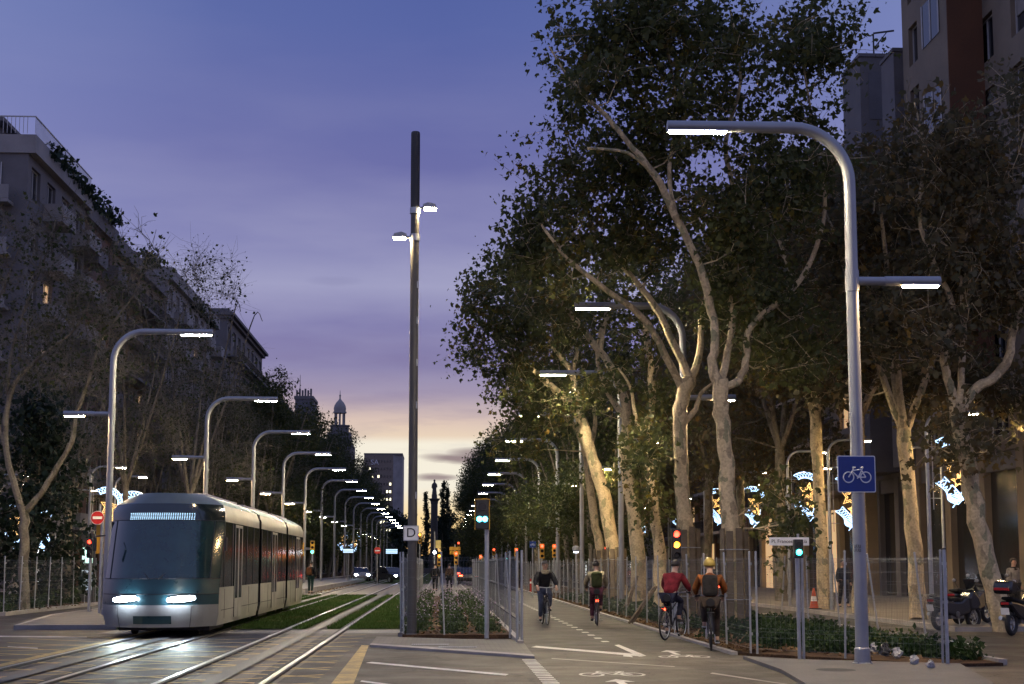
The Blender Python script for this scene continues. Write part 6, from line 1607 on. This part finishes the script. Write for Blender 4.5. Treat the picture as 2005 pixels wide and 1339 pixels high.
dk, denim, olive, red_c, orange_c, blue_c, beige, hair_d, hair_g = fab('black_wool', (.022, .022, .024)), fab('blue_denim', (.07, .085, .13)), fab('olive_cloth', (.05, .06, .022)), fab('red_cloth', (.22, .025, .032)), fab('orange_cloth', (.26, .085, .02)), fab('blue_cloth', (.07, .16, .34)), fab('beige_cloth', (.40, .34, .22)), mat('dark_hair', (.025, .02, .016), .6), mat('grey_hair', (.12, .11, .10), .6)
yel = mat('yellow_helmet', (.36, .26, .05), .4)
gpp = 'cyclists on the lane'
g = G(1064, 1222)
bicycle('black city bicycle ridden towards the camera by the man in black', (g.x, g.y - .55, .005), R(4), group='bicycles ridden along the cycle lane')
person('bearded cyclist in black jumper, jeans and pale scarf riding towards the camera', (g.x, g.y - .55, .005), R(4), cyc_pose(0, 0), dk, denim, hair_g, scarf=beige, group=gpp)
# riders heading away along the fence
def rider(pxb, pyb, rz, blab, plab, jac, trs, hr, tail=True, fc=None, lean=.04, knee=1, **kw):
    g = G(pxb, pyb); bicycle(blab, (g.x, g.y, .005), rz, fc, tail); return person(plab, (g.x, g.y, .005), rz, cyc_pose(lean, knee), jac, trs, hr, group=gpp, **kw)
rider(1168, 1224, R(176), 'bicycle with small red tail light under the rider in beige and olive', 'cyclist seen from behind in a beige top over olive, riding away', beige, fab('plum_cloth', (.10, .035, .05)), hair_d, bag=olive)
rider(1318, 1252, R(150), 'bicycle with red tail light under the rider in red', 'cyclist in a red coat riding away beside the fence', red_c, fab('navy_cloth', (.02, .022, .04)), hair_d, lean=.09)
rider(1392, 1272, R(-100 + 270), 'bicycle under the rider with yellow helmet and orange coat', 'cyclist with yellow helmet, orange coat and dark backpack beside the fence', orange_c, fab('brown_cloth', (.055, .04, .03)), hair_d, tail=False, helmet=yel, lean=.12, knee=0, bag=fab('black_bag', (.03, .028, .028)))
# people on foot
g = G(608, 1162, .12)
person('person in dark coat with brown backpack waiting behind the tram tail', (g.x, g.y, .12), R(160), stand_pose(.06), dk, fab('dark_green_trousers', (.02, .05, .045)), hair_d, bag=fab('brown_bag', (.14, .06, .025)), fingers=False)
c = AT(1986, 1180, 44)
person('person in dark top and black scarf standing at the right edge behind the motorcycles', (c.x, 44, .12), R(25), stand_pose(0), fab('grey_sleeves', (.22, .21, .2)), dk, hair_d, scarf=dk, fingers=False)
c = AT(1652, 1160, 52)
person('person in dark clothes walking on the pavement left of the cycle sign lamp', (c.x, 52, .12), R(10), stand_pose(.12), fab('navy_coat', (.03, .035, .05)), dk, hair_d, fingers=False)
g = G(852, 1158)
person('far person in dark clothes walking between lawn and cycle lane', (g.x, g.y, .02), R(170), stand_pose(.14), dk, dk, hair_d, fingers=False)
g = G(880, 1156)
person('second far pedestrian right of the walker near the flower bed end', (g.x, g.y, .02), R(200), stand_pose(.1), fab('brown_coat', (.08, .05, .035)), dk, hair_d, fingers=False)

# ============================================================ MOTORCYCLES
def motorbike(label, loc, rz, box=True, fair=None, screen=True):
    t = thing('motorcycle', label, 'motorcycle', loc, rz, 'motorcycles parked on the right kerb'); YZ = Matrix.Rotation(R(90), 3, 'Y'); pb = fair or mat('bike_paint_black', (.015, .015, .017), .18, spec=.7)
    for wy, r_ in ((-.72, .3), (.66, .29)):
        mb = MB(); mb.torus((0, wy, r_), r_ - .06, .062, YZ, 30, 10); w_ = mb.build('wheel', M['rubber'], t, True)
        mb = MB(); mb.torus((0, wy, r_), r_ - .11, .018, YZ, 26, 6); mb.lathe([(.05, -.06), (.05, .06)], 12, (0, wy, r_), YZ)
        for k in range(5): a_ = math.tau * k / 5; mb.bar((0, wy, r_), (0, wy + (r_ - .1) * math.cos(a_), r_ + (r_ - .1) * math.sin(a_)), .016, 5)
        mb.build('rim', M['galv'], w_, True)
    I4 = Matrix.Identity(4)
    mb = MB(); mb.extrude([(-.45, .42), (.1, .3), (.55, .45), (.98, .72), (.95, .82), (.55, .78), (.2, .72), (-.1, .72), (-.3, .85), (-.5, .82)], I4, .3); mb.build('body', pb, t, bevel=.05)
    mb = MB(); mb.extrude([(-.88, .62), (-.7, .5), (-.42, .48), (-.38, .82), (-.48, 1.0), (-.62, .98), (-.8, .82)], I4, .36); mb.build('front_fairing', pb, t, bevel=.06)
    mb = MB(); mb.extrude([(-.12, .74), (.3, .73), (.62, .8), (.9, .86), (.86, .92), (.55, .88), (.3, .82), (0, .84)], I4, .28); mb.build('seat', fab('seat_vinyl', (.02, .02, .02)), t, bevel=.03)
    mb = MB(); mb.bbox(-.12, .12, -.2, .32, .28, .55); mb.lathe([(.075, -.18), (.075, .18)], 12, (0, .1, .4), YZ); mb.build('engine', M['dark_pole'], t, bevel=.02)
    mb = MB(); mb.tube([(.14, .1, .3), (.17, .4, .33), (.18, .85, .42)], [.03, .045, .05], 10); mb.build('exhaust', M['galv'], t, True)
    mb = MB()
    for s in (-1, 1): mb.bar((s * .09, -.72, .3), (s * .08, -.5, .92), .026, 8)
    mb.build('fork', M['galv'], t)
    mb = MB(); mb.extrude([(-1.0, .5), (-.72, .63), (-.45, .56), (-.5, .53), (-.72, .6), (-.98, .47)], I4, .14); mb.build('mudguard', pb, t)
    mb = MB(); mb.tube([(-.36, -.3, 1.02), (-.2, -.44, 1.04), (0, -.48, 1.0), (.2, -.44, 1.04), (.36, -.3, 1.02)], .016, 8); hb = mb.build('handlebar', M['black'], t, True)
    for s in (-1, 1):
        mb = MB(); mb.bar((s * .22, -.44, 1.04), (s * .34, -.46, 1.22), .008, 6); mb.ball((s * .36, -.46, 1.26), .065, 10, (1.1, .35, .8)); mo = mb.build('mirror', M['black'], t, True)
        mb = MB(); mb.ball((s * .36, -.442, 1.26), .056, 10, (1.1, .2, .8)); mb.build('mirror_glass', M['rail'], mo)
    if screen:
        mb = MB(); mb.extrude([(-.74, .98), (-.58, 1.3), (-.56, 1.3), (-.7, .97)], I4, .34); mb.build('windscreen', glass_d, t, bevel=.01)
    mb = MB(); mb.ball((0, -.87, .76), .09, 12, (1.2, .5, .9)); mb.build('headlight', M['galv'], t, True)
    mb = MB(); mb.box((0, .985, .76), (.2, .03, .06)); mb.build('tail_lamp', mat('tail_lens', (.3, .01, .01), .2), t, bevel=.01)
    mb = MB(); mb.box((0, 1.0, .58), (.2, .012, .16), 0, Matrix.Rotation(R(-15), 3, 'X')); mb.build('number_plate', M['white_enamel'], t)
    mb = MB(); mb.bar((-.1, .0, .3), (-.22, .1, .02), .012, 6); mb.build('kickstand', M['galv'], t)
    if box:
        mb = MB(); mb.extrude([(.72, .98), (1.12, .98), (1.16, 1.12), (1.08, 1.3), (.8, 1.3), (.7, 1.15)], I4, .46); b_ = mb.build('top_box', pb, t, bevel=.07)
        mb = MB(); mb.box((0, 1.155, 1.1), (.36, .03, .06)); mb.build('reflector', mat('red_reflector', (.35, .01, .012), .25), b_)
    return t
motorbike('black motorcycle with its tail to the road, furthest left of the parked ones', (AT(1872, 1238, 36.6).x, 36.6, .0), R(122), False)
motorbike('black motorcycle with tall mirrors in the middle of the parked row', (AT(1905, 1238, 37.6).x, 37.6, .12), R(128), False)
motorbike('dark scooter half behind the pale trunk at the kerb', (AT(1935, 1238, 39.2).x, 39.2, .12), R(125), False, mat('scooter_grey', (.06, .06, .065), .3))
motorbike('black motorcycle with a rounded top box at the right edge', (AT(2004, 1255, 33.8).x, 33.8, .0), R(135), True)

# ============================================================ CARS
def car(label, x, y, rz, col, lights=True, group='cars at the far crossings'):
    t = thing('car', label, 'car', (x, y, 0), rz, group); I4 = Matrix.Identity(4); YZ = Matrix.Rotation(R(90), 3, 'Y')
    mb = MB(); mb.extrude([(-2.05, .3), (2.0, .3), (2.1, .6), (2.05, .9), (1.75, .95), (-.9, .97), (-1.9, .82), (-2.12, .6)], I4, 1.76); mb.build('body', col, t, bevel=.08)
    mb = MB(); mb.extrude([(-1.0, .965), (-.3, 1.42), (1.2, 1.45), (1.85, .955)], I4, 1.5); mb.build('windows', glass_d, t, bevel=.06)
    mb = MB(); mb.extrude([(-.28, 1.425), (-.2, 1.47), (1.1, 1.5), (1.2, 1.455)], I4, 1.46); mb.build('roof', col, t, bevel=.02)
    for wy in (-1.3, 1.3):
        for s in (-1, 1):
            mb = MB(); mb.lathe([(.31, -.1), (.31, .1)], 18, (s * .8, wy, .31), YZ); w_ = mb.build('wheel', M['rubber'], t)
            mb = MB(); mb.lathe([(.2, -.105), (.2, .105)], 14, (s * .8, wy, .31), YZ); mb.build('rim', M['galv'], w_)
    for s in (-1, 1):
        mb = MB(); mb.ball((s * .62, -2.06, .68), .11, 10, (1.5, .6, .8)); mb.build('headlight', M['head'] if lights else M['galv'], t, True)
        mb = MB(); mb.box((s * .66, 2.07, .78), (.3, .06, .12)); mb.build('tail_light', M['tail'], t, bevel=.01)
    return t
cd, cg, cw_ = mat('car_dark', (.03, .03, .035), .25), mat('car_grey', (.2, .2, .21), .25), mat('car_white', (.5, .5, .5), .25)
car('dark car with bright headlights on the crossing left of the tall mast', AT(765, 1108, 138).x, 138, R(32), cd)
car('grey car with headlights on at the far left side road', AT(706, 1108, 150).x, 150, R(8), cg)
car('dark car with red tail lights right of the monument axis', AT(918, 1108, 125).x, 125, R(178), cd, False)
car('white car with tail lights far down the avenue beside the dark one', AT(892, 1108, 160).x, 160, R(172), cw_, False)
car('dark parked car behind the right fence left of the traffic cone', 11.2, 62, R(180), cd, False)
car('grey car on the right side road beyond the parked dark car', 11.0, 78, R(180), cg, False)
